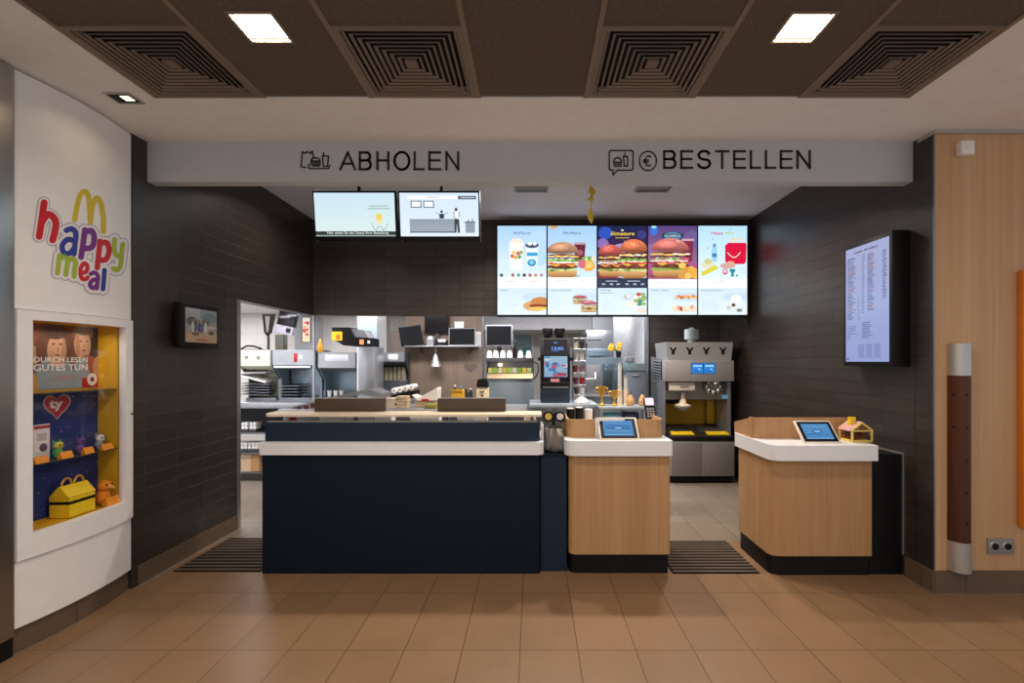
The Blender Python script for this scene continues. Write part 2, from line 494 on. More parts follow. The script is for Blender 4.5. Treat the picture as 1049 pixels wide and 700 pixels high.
# dark ceiling field: seven columns of 0.61 m
cw = 4.27 / 7
m = MB(); m.box(-2.14, 2.13, -.6, 2.78, CZ + .075, CZ + .12); struct(m, 'ceiling_field', vent_dark)
for c in range(7):
    x0 = -2.14 + c * cw; x1 = x0 + cw
    if c in (0, 2, 4, 6): rows = [(1.575, 2.18), (.35, 1.565), (-.6, .34)]
    else: rows = [(1.575, 2.77), (.35, 1.565), (-.6, .34)]
    for (a, b_) in rows:
        mm = MB()
        if c in (1, 5) and a > 1:      # hole for the square lamp
            lx = (x0 + x1) / 2
            mm.box(x0 + .006, lx - .098, a, b_, CZ + .003, CZ + .05); mm.box(lx + .098, x1 - .006, a, b_, CZ + .003, CZ + .05)
            mm.box(lx - .098, lx + .098, a, 2.10, CZ + .003, CZ + .05); mm.box(lx - .098, lx + .098, 2.30, b_, CZ + .003, CZ + .05)
        else: mm.box(x0 + .006, x1 - .006, a, b_, CZ + .003, CZ + .05)
        o = struct(mm, 'ceiling_panel', panel_m)
m = MB()
for c in range(8):
    x = -2.14 + c * cw; m.box(x - .012, x + .012, -.6, 2.78, CZ - .003, CZ + .03)
struct(m, 'trim_1', grid_m)
# supply-air diffusers, pyramid of stepped louvres
for c, lab in ((0, 'square stepped air diffuser at the left edge of the dark ceiling, beside the plaster'),
               (2, 'square stepped air diffuser above the ABHOLEN lettering'),
               (4, 'square stepped air diffuser above the BESTELLEN speech bubble, right of the middle ceiling panel'),
               (6, 'square stepped air diffuser at the right edge of the dark ceiling, nearest the oak wall')):
    x0 = -2.14 + c * cw; x1 = x0 + cw; y0, y1 = 2.185, 2.775; cx, cy = (x0 + x1) / 2, (y0 + y1) / 2
    t = thing('air_diffuser', lab, 'vent', (cx, cy, CZ), group='square air diffusers in the dark ceiling')
    f = MB(); w = .028
    f.box(x0 + .01, x1 - .01, y0, y0 + w, CZ - .004, CZ + .02); f.box(x0 + .01, x1 - .01, y1 - w, y1, CZ - .004, CZ + .02)
    f.box(x0 + .01, x0 + .01 + w, y0 + w, y1 - w, CZ - .004, CZ + .02); f.box(x1 - .01 - w, x1 - .01, y0 + w, y1 - w, CZ - .004, CZ + .02)
    f.build('frame', vent_m, t)
    MB().box(x0 + .02, x1 - .02, y0 + .01, y1 - .01, CZ + .055, CZ + .07).build('backing', vent_dark, t)
    l = MB(); n = 9; half = (x1 - x0) / 2 - .042; hy = (y1 - y0) / 2 - w
    for k in range(n):
        a = half * (1 - k / n); b_ = hy * (1 - k / n); th = .012; z0 = CZ + .002 + .0005 * k; z1 = z0 + .005
        sl = .0125
        for sgn in (-1, 1):
            # sloping blades (outer edge low, inner edge high)
            for (p, q) in (((-a, sgn * b_), (a, sgn * b_)),):
                i0 = (p[0] + sl, p[1] - sgn * sl); i1 = (q[0] - sl, q[1] - sgn * sl)
                l.slab((cx + p[0], cy + p[1], z0), (cx + q[0], cy + q[1], z0), (cx + i1[0], cy + i1[1], z1), (cx + i0[0], cy + i0[1], z1), (0, 0, 1), .003)
            for (p, q) in (((sgn * a, -b_), (sgn * a, b_)),):
                i0 = (p[0] - sgn * sl, p[1] + sl); i1 = (q[0] - sgn * sl, q[1] - sl)
                l.slab((cx + p[0], cy + p[1], z0), (cx + q[0], cy + q[1], z0), (cx + i1[0], cy + i1[1], z1), (cx + i0[0], cy + i0[1], z1), (0, 0, 1), .003)
    l.box(cx - .03, cx + .03, cy - .03, cy + .03, CZ + .004, CZ + .02)
    l.build('louvre', vent_m, t)
# square recessed lamps
for c, lab in ((1, 'glowing square ceiling lamp on the left, above the left end of the beam'), (5, 'glowing square ceiling lamp on the right, above the BESTELLEN lettering')):
    lx = -2.14 + (c + .5) * cw
    t = thing('ceiling_lamp', lab, 'lamp', (lx, 2.2, CZ), group='square lamps in the dark ceiling')
    f = MB()
    for (a, b_, c_, d_) in ((-.105, .105, -.105, -.09), (-.105, .105, .09, .105), (-.105, -.09, -.09, .09), (.09, .105, -.09, .09)):
        f.box(lx + a, lx + b_, 2.2 + c_, 2.2 + d_, CZ - .002, CZ + .03)
    f.build('frame', grid_m, t)
    MB().box(lx - .09, lx + .09, 2.2 - .09, 2.2 + .09, CZ + .018, CZ + .03).build('diffuser', lamp_m, t)
# small downlight in the plaster
t = thing('downlight', 'small square recessed downlight in the plaster above the white display cabinet', 'lamp', (-2.33, 2.78, CZ))
f = MB(); 
for (a, b_, c_, d_) in ((-.075, .075, -.06, -.048), (-.075, .075, .048, .06), (-.075, -.063, -.048, .048), (.063, .075, -.048, .048)):
    f.box(-2.33 + a, -2.33 + b_, 2.78 + c_, 2.78 + d_, CZ - .006, CZ - .0005)
f.build('bezel', alu, t)
MB().box(-2.393, -2.267, 2.732, 2.828, CZ - .003, CZ - .0005).build('housing', black_m, t)
MB().box(-2.335, -2.285, 2.755, 2.805, CZ - .006, CZ - .003, .006).build('lamp', down_m, t)

# side walls with dark tiles
m = MB(); m.box(XL - .12, XL, 3.215, 4.36, 0, 3.3); m.box(XL - .12, XL, 4.36, YK + .13, 2.05, 3.3); struct(m, 'wall_left', tile_yz)
m = MB(); m.box(XR, XR + .12, 3.30, 6.9, 0, 3.3); m.box(XR, XR + .004, 3.17, 3.30, 0, 2.995); struct(m, 'wall_right', tile_yz_r)
m = MB(); m.box(XL, XR, YK, YK + .13, 2.05, 3.3); struct(m, 'wall_back', tile_xz)
m = MB(); m.box(1.60, XR, 6.77, 6.9, 0, 3.3); struct(m, 'wall_rear', tile_xz)
struct(MB().box(-3.05, -2.93, -.6, 1.9, 0, 3.0), 'wall_left_entrance', white_l)
# beam
struct(MB().box(XL, XR, YB, YB + .085, 2.727, 3.0), 'beam', beam_m)
struct(MB().box(XL, XR, YB + .02, 7.0, 3.2, 3.3), 'ceiling_counter', inner_plaster)
# opening jamb and corner post
m = MB(); m.box(XL - .125, XL + .006, 4.35, 4.40, 0, 2.05); struct(m, 'trim_2', steel_l)
struct(MB().box(XL - .012, XL + .012, YK - .006, YK + .02, .0, 2.05), 'trim_3', steel_l)
struct(MB().box(1.575, 1.60, 6.75, 6.9, 0, 2.9), 'trim_4', steel_l)
# skirtings
struct(MB().box(XL, XL + .012, 3.25, 4.35, 0, .13), 'baseboard_left', skirt_yz)
struct(MB().box(XR - .012, XR, 3.16, 3.40, 0, .14), 'baseboard_right', skirt_yz)
struct(MB().box(XR + .0, 6.0, 3.155, 3.17, 0, .14), 'baseboard_front', skirt_xz)
# floor edging profiles
struct(MB().box(XL + .012, XL + .026, 3.25, 4.36, 0, .004), 'trim_5', alu)
# oak wall on the right
struct(MB().box(XR + .004, 6.0, 3.17, 3.298, .0, 2.972), 'wall_front', oak_wall)
struct(MB().box(XR - .002, 6.0, 3.15, 3.30, 2.972, 3.0), 'trim_6', alu)
struct(MB().box(XR - .003, XR + .006, 3.162, 3.1695, .14, 2.97), 'trim_7', steel_d)
# kitchen shell
struct(MB().box(-7.2, 3.0, 9.2, 9.32, 0, 2.5), 'wall_kitchen', white_tile)
struct(MB().box(-7.2, -7.08, 4.3, 9.2, 0, 2.5), 'wall_kitchen_left', white_l)
struct(MB().box(-7.2, XL - .12, 4.2, 4.3, 0, 2.5), 'wall_kitchen_front', white_l)
struct(MB().box(1.6, 1.72, 6.9, 9.2, 0, 2.5), 'wall_kitchen_right', white_l)
m = MB(); m.box(-7.2, XL - .12, 4.3, 9.2, 2.4, 2.5); m.box(XL - .12, 1.72, YK + .13, 9.2, 2.4, 2.5); struct(m, 'ceiling_kitchen', white_l)
# wood panelled partition with the monitors, soffit, columns
struct(MB().box(PX(415, 7.2), PX(495, 7.2), 7.2, 7.32, 0, 2.4), 'partition', brown_wood)
struct(MB().box(PX(495, 8.0), PX(607, 8.0), 8.0, 9.1, PZ(338, 8.0), 2.4), 'beam_kitchen', white_l)
struct(MB().box(PX(607, 7.9), PX(628, 7.9), 7.9, 8.3, 0, 2.4), 'column', steel_l)
struct(MB().box(PX(628, 8.4), PX(662, 8.4), 8.35, 8.45, 0, 2.4), 'wall_kitchen_inner', white_l)
struct(MB().box(PX(302, 8.6), PX(321, 8.6), 8.6, 9.0, 0, 2.4), 'column_kitchen', steel_l)
struct(MB().box(PX(366, 8.2), PX(386, 8.2), 8.2, 8.6, 0, 2.4), 'column_middle', steel_b)
struct(MB().box(PX(386, 7.9), PX(396, 7.9), 7.9, 8.1, 0, 2.4), 'column_slim', white_p)
struct(MB().box(PX(396, 8.8), PX(440, 8.8), 8.8, 8.9, 0, PZ(340, 8.8)), 'wall_kitchen_low', pm('beige_panel', 'b3a393', .6))

# ------------------------------------------------------------------ oak wall fittings
t = thing('motion_sensor', 'small white sensor box high on the oak wall', 'sensor', (PX(990, 3.12), 3.12, PZ(158, 3.12)))
MB().box(PX(985, 3.12), PX(999.5, 3.12), 3.12, 3.171, PZ(158, 3.12), PZ(143, 3.12), .012).build('body', white_p, t)
MB().cyl((PX(992, 3.12), 3.115, PZ(151, 3.12)), (PX(992, 3.12), 3.122, PZ(151, 3.12)), .014).build('lens', paper, t)
cxp = 2.753; r = .068
t = thing('bumper_post', 'tall dark wood bumper post with aluminium ends fixed to the oak wall', 'bumper', (cxp, 3.12, PZ(588, 3.1)))
def halfround(z0, z1, r, y=3.171, bulge=.085, n=20):
    pts = [(cxp + r * math.cos(PI + PI * i / n), y + bulge * math.sin(PI + PI * i / n)) for i in range(n + 1)]
    return MB().prism(pts, z0, z1)
halfround(PZ(557, 3.1), PZ(385, 3.1), .064, bulge=.078).build('wood_cover', oak_dark, t)
halfround(PZ(385, 3.1), PZ(352, 3.1), r, bulge=.083).build('cap', alu, t, 60)
halfround(PZ(588, 3.1), PZ(557, 3.1), r, bulge=.083).build('cap', alu, t, 60)
for zz, both in ((405, 1), (438, 1), (472, 0), (505, 0), (537, 0)):
    for dx in ((-.053, -.003) if both else (-.001,)):
        yy = 3.171 - .078 * math.sqrt(max(0, 1 - (dx / .064) ** 2))
        MB().cyl((cxp + dx, yy - .003, PZ(zz, 3.1)), (cxp + dx, yy + .01, PZ(zz, 3.1)), .007, seg=12).build('screw_plug', black_m, t)
t = thing('power_socket', 'grey double power socket low on the oak wall', 'socket', (PX(1025, 3.16), 3.165, PZ(568, 3.16)))
MB().box(PX(1012, 3.16), PX(1039, 3.16), 3.158, 3.169, PZ(568, 3.16), PZ(552, 3.16), .003).build('cover', grey_p, t)
for px in (1019, 1032):
    a = MB().cyl((PX(px, 3.16), 3.154, PZ(560, 3.16)), (PX(px, 3.16), 3.160, PZ(560, 3.16)), .03, .034, 24).build('ring', alu, t)
    MB().cyl((PX(px, 3.16), 3.152, PZ(560, 3.16)), (PX(px, 3.16), 3.158, PZ(560, 3.16)), .023).build('outlet', black_m, a)
t = tag(MB().box(PX(1046, 3.14), PX(1046, 3.14) + .6, 3.13, 3.168, PZ(541, 3.14), PZ(277, 3.14), .006).build('wall_panel', orange_pan), 'orange panel on the oak wall at the right edge', 'panel')

# ------------------------------------------------------------------ beam lettering
GL = {'A': ([[(0, 0), (.5, 1), (1, 0)], [(.17, .33), (.83, .33)]]),
      'H': ([[(0, 0), (0, 1)], [(1, 0), (1, 1)], [(0, .53), (1, .53)]]), 'L': ([[(0, 1), (0, 0), (1, 0)]]),
      'E': ([[(1, 1), (0, 1), (0, 0), (1, 0)], [(0, .53), (.94, .53)]]), 'N': ([[(0, 0), (0, 1), (1, 0), (1, 1)]]), 'T': ([[(0, 1), (1, 1)], [(.5, 1), (.5, 0)]]),
      'O': ([[(.5 + .5 * math.cos(2 * PI * k / 28), .5 + .52 * math.sin(2 * PI * k / 28)) for k in range(29)]]),
      'B': ([[(0, 0), (0, 1)], [(0, 1), (.6, 1)] + [(.6 + .33 * math.cos(PI / 2 - PI * k / 10), .765 + .235 * math.sin(PI / 2 - PI * k / 10)) for k in range(11)] + [(0, .53)],
             [(0, .53), (.62, .53)] + [(.62 + .38 * math.cos(PI / 2 - PI * k / 10), .265 + .265 * math.sin(PI / 2 - PI * k / 10)) for k in range(11)] + [(0, 0)]]),
      'S': ([[(.5 + .44 * math.cos(a), .765 + .25 * math.sin(a)) for a in [math.radians(20 + 235 * k / 12) for k in range(13)]] + [(.62, .49)]
             + [(.5 + .48 * math.cos(a), .255 + .27 * math.sin(a)) for a in [math.radians(62 - 232 * k / 12) for k in range(13)]]])}
def sign(spans, yb, yt, parent, wpx=2.1):
    """upright sans letters, each a raised letter of its own; spans: (character, left px, right px)"""
    h = wpx / 2
    for ch, a, b_ in spans:
        a += h; b_ -= h; y0 = yb - h; y1 = yt + h
        if ch == 'A': a -= h * .6; b_ += h * .6
        strokes(MB(), [[(a + u * (b_ - a), y0 + v * (y1 - y0)) for u, v in p] for p in GL[ch]], YB, wpx * YB / F).build('letter', ink, parent)
def strokes(mb, paths, d, w=.009):
    for pts in paths:
        for a, b_ in zip(pts, pts[1:]):
            A = Vector((PX(a[0], d), PZ(a[1], d))); B = Vector((PX(b_[0], d), PZ(b_[1], d)))
            if (B - A).length < 1e-6: continue
            tt = (B - A).normalized() * w / 2; n = Vector((-tt.y, tt.x))
            q = [A - tt + n, A - tt - n, B + tt - n, B + tt + n]
            mb.prism([(p.x, p.y) for p in q], d - .006, d - .0005, 'xz')
    return mb
def arc(cx, cy, rx, ry, a0, a1, n=14): return [(cx + rx * math.cos(math.radians(a0 + (a1 - a0) * i / n)), cy - ry * math.sin(math.radians(a0 + (a1 - a0) * i / n))) for i in range(n + 1)]
t = thing('overhead_sign', 'black ABHOLEN lettering with bag and burger pictogram on the beam', 'sign', (PX(390, YB), YB, PZ(176, YB)))
sign([(c, 300 + a / 5.83, 300 + b / 5.83) for c, a, b in (('A', 283, 375), ('B', 395, 472), ('H', 500, 577), ('O', 602, 702), ('L', 722, 787), ('E', 810, 886), ('N', 912, 994))], 174.7, 155.4, t)
S6 = lambda pts: [(300 + x / 5.83, 145 + y / 5.83) for x, y in pts]
p = [S6([(58, 62), (50, 152), (80, 156)]), S6([(58, 62), (70, 72), (88, 62), (104, 72), (118, 60), (122, 95)]), S6([(95, 140), (100, 163), (215, 163), (224, 142)]),
     S6([(108, 128), (165, 128)]), S6([(108, 138), (165, 138)]), S6([(120, 148), (160, 148)]), [(300 + x / 5.83, 145 + y / 5.83) for x, y in arc(137, 118, 27, 20, 0, 180)], S6([(110, 118), (164, 118)]),
     S6([(178, 88), (184, 150), (208, 150), (214, 88), (178, 88)]), S6([(186, 88), (184, 68)])]
strokes(MB(), p, YB, .0072).build('pictogram', ink, t)
t = thing('overhead_sign', 'black BESTELLEN lettering with speech bubble and euro pictograms on the beam', 'sign', (PX(727, YB), YB, PZ(180, YB)))
sp = []; xx_ = 679.3
for c, w__ in zip('BESTELLEN', (13.5, 13, 14.5, 14.5, 13, 11.3, 11.3, 13, 14.5)): sp.append((c, xx_, xx_ + w__)); xx_ += w__ + 4.05
sign(sp, 173.2, 154.2, t)
S7 = lambda pts: [(615 + x / 11.66, 145 + y / 11.66) for x, y in pts]
bub = arc(365, 135, 25, 25, 0, 90, 5) + arc(130, 135, 25, 25, 90, 180, 5) + arc(130, 320, 25, 25, 180, 270, 5)[:-2] + [(150, 345), (150, 405), (205, 345)] + arc(365, 320, 25, 25, 270, 360, 5)
bub.append(bub[0])
p = [S7(bub), S7(arc(205, 250, 45, 55, 0, 180)), S7([(160, 250), (250, 250)]), S7([(160, 272), (250, 272)]), S7([(165, 296), (250, 296)]), S7([(275, 180), (285, 295), (325, 295), (325, 180), (275, 180)]), S7([(292, 180), (290, 140)])]
strokes(MB(), p, YB, .0075).build('pictogram', ink, t)
p = [S7(arc(568, 235, 102, 115, 0, 360, 28)), S7(arc(575, 235, 38, 60, 50, 310)), S7([(515, 225), (575, 225)]), S7([(515, 248), (570, 248)])]
strokes(MB(), p, YB, .0075).build('euro_pictogram', ink, t)
# ================================================================== toy display cabinet on the left (gently convex front)
Y0, Y1 = 2.485, 3.205
def XF(y): return XL + .04 * (1 - ((y - (Y0 + Y1) / 2) / ((Y1 - Y0) / 2)) ** 2)
def on_cab(px, py, off=0.0):
    d = 2.8
    for _ in range(40): d = (XF(d) + off) * F / (px - CX)
    return d, PZ(py, d)
def curved(y0, y1, z0, z1, o0, o1, n=14):
    ys = [y0 + (y1 - y0) * i / n for i in range(n + 1)]
    pts = [(XF(y) + o1, y) for y in ys] + [(XF(y) + o0, y) for y in ys[::-1]]
    return MB().prism(pts, z0, z1)
cab = thing('display_cabinet', 'tall white display cabinet with colourful meal logo and toy case on the left', 'display cabinet', (XL, 2.84, 0))
zs = 1.765; zb = .475
curved(Y0, Y1, zs + .004, 2.985, -.06, 0).build('upper_panel', white_l, cab)
curved(Y0, Y1, .132, zb - .006, -.06, 0).build('lower_panel', white_l, cab)
pl = curved(Y0, Y1, 0, .13, -.06, -.018).build('plinth', skirt_yz, cab)
wy0 = on_cab(31, 400)[0]; wy1 = on_cab(127, 400)[0]; wz1 = 1.715; wz0 = .598
fr = MB()
for args in ((Y0, wy0, zb, zs), (wy1, Y1, zb, zs), (wy0, wy1, wz1, zs), (wy0, wy1, zb, wz0)):
    ys = [args[0] + (args[1] - args[0]) * i / 10 for i in range(11)]
    fr.prism([(XF(y) + .014, y) for y in ys] + [(XF(y) - .03, y) for y in ys[::-1]], args[2], args[3])
dr = fr.build('door', white_l, cab)
MB().cyl((XF(3.185) + .012, 3.185, PZ(424, 3.19)), (XF(3.185) + .021, 3.185, PZ(424, 3.19)), .006, seg=12).build('lock', black_m, dr)
ys = [wy0 + (wy1 - wy0) * i / 12 for i in range(13)]
MB().prism([(XF(y) - .012, y) for y in ys] + [(XF(y) - .016, y) for y in ys[::-1]], wz0, wz1).build('glass_pane', clearglass, dr)
BX = -2.80
body = MB(); body.box(BX - .02, BX, Y0, Y1, zb, zs); body.box(BX, XF(Y1) - .035, wy1 + .004, Y1, zb, zs); body.box(BX, XF(Y0) - .035, Y0, wy0 - .004, zb, zs)
body.box(BX, -2.66, wy0 - .004, wy1 + .004, zb, wz0 - .004); body.box(BX, -2.66, wy0 - .004, wy1 + .004, wz1 + .004, zs)
body.build('case_lining', yellow_w, cab)
SHZ = .945
for z, lab in ((SHZ, None), (1.325, None)):
    MB().prism([(BX + .002, wy0), (BX + .002, wy1), (XF(wy1) - .04, wy1), (XF((wy0 + wy1) / 2) - .045, (wy0 + wy1) / 2), (XF(wy0) - .04, wy0)], z - .005, z).build('glass_shelf', pm('shelf_glass_edge', '4d4a3a', .15, coat=.3), cab)
# logo on the curved front
def cab_shape(paths, width, off, closed=False):
    """flat strokes (photo crop coordinates) laid on the convex panel"""
    mb = MB(); w = width / 5.385
    def cv(x, y): return (20 + x / 5.385, 180 + y / 5.385)
    def P3(q):
        d, z = on_cab(q.x, q.y); return (XF(d) + off, d, z)
    for pts in paths:
        off += .00005
        pts = [Vector(cv(*p)) for p in pts]
        # smooth the hand-traced stroke
        sm = []
        n = len(pts)
        for i in range(n - 1):
            p0 = pts[max(i - 1, 0)]; p1 = pts[i]; p2 = pts[i + 1]; p3 = pts[min(i + 2, n - 1)]
            for k in range(5):
                t = k / 5
                sm.append(.5 * ((2 * p1) + (p2 - p0) * t + (2 * p0 - 5 * p1 + 4 * p2 - p3) * t * t + (3 * p1 - p0 - 3 * p2 + p3) * t ** 3))
        sm.append(pts[-1])
        for k, p in enumerate(sm):
            if k + 1 < len(sm) and (sm[k + 1] - p).length > 1e-6:
                tt = (sm[k + 1] - p).normalized(); nn = Vector((-tt.y, tt.x)) * w / 2; q_ = sm[k + 1]
                mb.quad(P3(p + nn), P3(p - nn), P3(q_ - nn), P3(q_ + nn))
            ring = [P3(p + Vector((math.cos(a), math.sin(a))) * w / 2) for a in [2 * PI * k2 / 16 for k2 in range(16)]]
            mb.b.faces.new([mb.b.verts.new(q) for q in ring])
    return mb
LT = [('d01f2a', 34, [[(133, 150), (120, 240), (106, 335)], [(118, 262), (150, 215), (182, 228), (198, 262), (192, 310), (180, 355)]]),
      ('2a3f9e', 26, [[(255, 302), (285, 294), (308, 318), (303, 380), (298, 432)], [(298, 360), (262, 352), (233, 385), (240, 422), (270, 430), (298, 402)]]),
      ('7a2a8c', 28, [[(358, 300), (348, 375), (337, 450)], [(358, 312), (395, 305), (410, 345), (396, 395), (352, 402)]]),
      ('d01f2a', 26, [[(442, 362), (434, 435), (426, 508)], [(445, 375), (478, 370), (492, 415), (474, 462), (438, 465)]]),
      ('a9c23a', 22, [[(522, 352), (520, 405), (530, 438), (548, 445), (559, 430)], [(567, 378), (560, 440), (554, 495), (538, 520), (514, 512)]]),
      ('a9c23a', 24, [[(218, 442), (212, 490), (207, 537)], [(218, 462), (245, 445), (262, 468), (258, 505), (252, 545)], [(262, 475), (285, 458), (306, 475), (302, 515), (298, 556)]]),
      ('d01f2a', 20, [[(338, 535), (365, 530), (372, 500), (352, 485), (334, 515), (338, 562), (358, 572), (373, 562)]]),
      ('7a2a8c', 20, [[(390, 542), (412, 535), (430, 555), (427, 590), (424, 622)], [(424, 572), (396, 580), (386, 605), (402, 620), (424, 605)]]),
      ('2a3f9e', 22, [[(466, 522), (462, 575), (458, 626)]])]
allp = [p for _, _, ps in LT for p in ps]
lg = MB()
cab_shape(allp, 69, .0010).build('logo_outline', pm('logo_edge_grey', '8f8897', .5), cab, 1)
lw = cab_shape(allp, 62, .0016).build('logo_backing', pm('logo_white', 'f1edf2', .4), cab, 1)
for i, (c, w, ps) in enumerate(LT):
    cab_shape(ps, w + 4, .0030).build('letter', pm('logo_' + c, c, .4), lw, 1)
ar = [[(303, 243), (314, 180), (332, 112), (356, 88), (378, 110), (386, 180), (390, 256)], [(391, 256), (398, 185), (412, 138), (430, 124), (450, 160), (461, 235), (462, 308)]]
cab_shape(ar, 29, .0012).build('logo_arches', pm('logo_yellow', 'd9c41a', .4), cab, 1)
# steel column in front of it
struct(MB().box(-2.95, XL + .012, 1.9, 2.478, .10, 2.99, .01), 'column_steel', steel)
struct(MB().box(-2.95, XL - .0, 1.9, 2.478, 0, .10), 'baseboard_column', black)

# posters inside the case
t = thing('poster', 'printed poster of two reading children in the top of the toy case', 'poster', (BX, 2.86, 1.33))
yP = 3.155
P = Pic((BX + .003, 2.69, 1.335), (0, yP - 2.69, 0), (0, 0, .378))
MB().box(BX + .0005, BX + .003, 2.69, yP, 1.335, 1.713).build('sheet', paper, t)
P.rect(0, 0, 1, 1, '5a3a2c', '8a4a34')
P.ell(.05, .5, .12, .18, 'b08a62'); P.ell(.92, .75, .14, .3, '43302a')
P.ell(.36, .72, .19, .33, '5c3a2e'); P.ell(.22, .6, .1, .36, '6b4232'); P.ell(.50, .6, .1, .34, '64402f')
P.ell(.36, .18, .26, .32, '7d8a90'); P.ell(.38, .595, .125, .26, 'c9977a'); P.ell(.47, .6, .03, .2, 'b27f62'); P.ell(.36, .87, .15, .1, '5c3a2e')
P.ell(.335, .7, .022, .014, '3a241c'); P.ell(.425, .7, .022, .014, '3a241c'); P.ell(.39, .62, .013, .05, 'b8805f'); P.ell(.385, .53, .032, .016, '9a4438'); P.ell(.4, .42, .05, .06, 'c08a6c')
P.ell(.735, .9, .15, .12, '8d7457'); P.ell(.73, .70, .12, .25, 'c79a7e'); P.ell(.66, .68, .03, .18, 'b08064'); P.ell(.74, .93, .11, .07, '8d7457')
P.ell(.705, .76, .02, .012, '3a241c'); P.ell(.79, .76, .02, .012, '3a241c'); P.ell(.755, .69, .013, .04, 'b8805f'); P.ell(.75, .61, .03, .014, '9a4438')
P.ell(.8, .2, .2, .34, 'a5563f'); P.poly([(.58, .0), (.62, .42), (.78, .52), (.86, .1), (.8, 0)], '8f9aa0'); P.ell(.95, .35, .07, .16, 'c79a7e')
P.poly([(.1, 0), (.14, .28), (.4, .33), (.62, .25), (.62, 0)], '8d979b'); P.ell(.06, .1, .08, .16, 'c08a3a')
P.rect(.72, 0, 1, .16, 'b8202a'); P.ell(.87, .13, .075, .105, 'efe4e0'); P.ell(.87, .13, .03, .04, '7a2a2a')
P.text('DURCH LESEN', .085, .42, .029, 'e9e3df', width=.33, bold=.012); P.text('GUTES TUN', .085, .29, .036, 'efe9e5', width=.33, bold=.012)
P.lines(.32, .62, (.2, .17, .14), .004, 'b9767a')
P.obj('print', print_m, t)
t = thing('poster', 'dark blue starry backdrop with red lettered heart inside the toy case', 'poster', (BX, 2.86, wz0))
P = Pic((BX + .003, 2.66, wz0 + .004), (0, yP - 2.66, 0), (0, 0, .72))
MB().box(BX + .0005, BX + .003, 2.66, yP, wz0 + .004, 1.318).build('sheet', navy, t)
P.rect(0, 0, 1, 1, '20367c', '1f3272')
rr = random.Random(3)
for i in range(9): P.ell(rr.uniform(.1, .9), rr.uniform(.1, .9), rr.uniform(.06, .16), rr.uniform(.02, .06), rr.choice(['23397c', '2a3f86', '302f70', '1d3474']), rot=rr.uniform(-.6, .6))
for i in range(34): P.ell(rr.uniform(.04, .96), rr.uniform(.04, .96), .006, .005, rr.choice(['8fa6d8', 'cfd8f0', '6f86c4'])); P.k -= 1
P.k += 1
for i in range(6): P.rect(.2 + .05 * i, .12, .23 + .05 * i, .16 + .05 * (i % 3) + .05, '31407c')
def heart(u, v, s, col):
    pts = []
    for i in range(40):
        a = 2 * PI * i / 40
        x = 16 * math.sin(a) ** 3; y = 13 * math.cos(a) - 5 * math.cos(2 * a) - 2 * math.cos(3 * a) - math.cos(4 * a)
        pts.append((u + x * s / P.w, v + y * s / P.h))
    P.poly(pts, col)
heart(.42, .885, .0052, 'd8c7d2'); heart(.42, .885, .0048, 'c02436')
P.text('ty', .33, .868, .050, 'f4eef0', width=.085, bold=.04)
P.obj('print', print_m, t)
t = thing('leaflet', 'small white printed card standing at the left of the toy shelf', 'leaflet', (-2.74, 2.62, SHZ))
MB().box(-2.752, -2.748, 2.685, 2.775, SHZ, SHZ + .20).build('sheet', paper, t)
P = Pic((-2.748, 2.685, SHZ), (0, .09, 0), (0, 0, .20)); P.rect(0, 0, 1, 1, 'efe9ec'); P.rect(.0, .88, 1, .97, 'b23a46'); P.rect(.2, .55, .8, .75, 'c9b9c4'); P.ell(.6, .35, .25, .12, '6a4a62'); P.lines(.1, .9, (.2, .14, .08), .003, 'a09aa8')
P.obj('print', print_m, t)
# toys with orange name cards
def plush(name, label, d, kind):
    x = -2.728
    z = SHZ
    t = thing(name, label, 'soft toy', (x, d, z), group='small plush toys on the glass shelf')
    cm, hm = kind
    MB().ell((x, d, z + .03), (.022, .026, .028)).build('body', cm, t)
    h = MB().ell((x + .006, d, z + .070), (.022, .026, .022)).build('head', hm, t)
    e = MB()
    for s in (-1, 1): e.cyl((x, d + s * .017, z + .082), (x - .004, d + s * .022, z + .104), .009, .002, 10)
    e.build('ears', cm, t)
    e = MB()
    for s in (-1, 1): e.ell((x + .026, d + s * .010, z + .074), (.004, .006, .006), 10)
    e.build('eyes', black_m, h)
    f = MB()
    for s in (-1, 1): f.ell((x + .02, d + s * .022, z + .01), (.016, .01, .01), 10)
    f.build('feet', cm, t)
def namecard(d, w, label):
    x = -2.672
    t = tag(MB().prism([(x - .024, SHZ), (x + .006, SHZ), (x - .008, SHZ + .036), (x - .012, SHZ + .036)], d - w * .42, d + w * .42, 'xz').build('name_card', orange), label, 'name card', 'orange name cards on the glass shelf')
# prism in xz runs along depth
plush('plush_toy', 'green plush toy with yellow head on the glass shelf', 2.80, (green, pm('lime_plush', 'c6c03c', .9)))
plush('plush_toy', 'purple plush toy behind the third orange card on the shelf', 2.94, (purple, purple))
plush('plush_toy', 'white plush husky toy at the right end of the glass shelf', 3.07, (pm('grey_plush', '8d8f98', .9), whitef))
for d, w, l in ((2.655, .085, 'orange folded name card at the left end, before the white leaflet'), (2.80, .085, 'orange folded name card in front of the green plush toy'), (2.94, .075, 'orange folded name card in front of the purple plush toy'), (3.07, .09, 'orange folded name card in front of the white plush husky')):
    namecard(d, w, l)
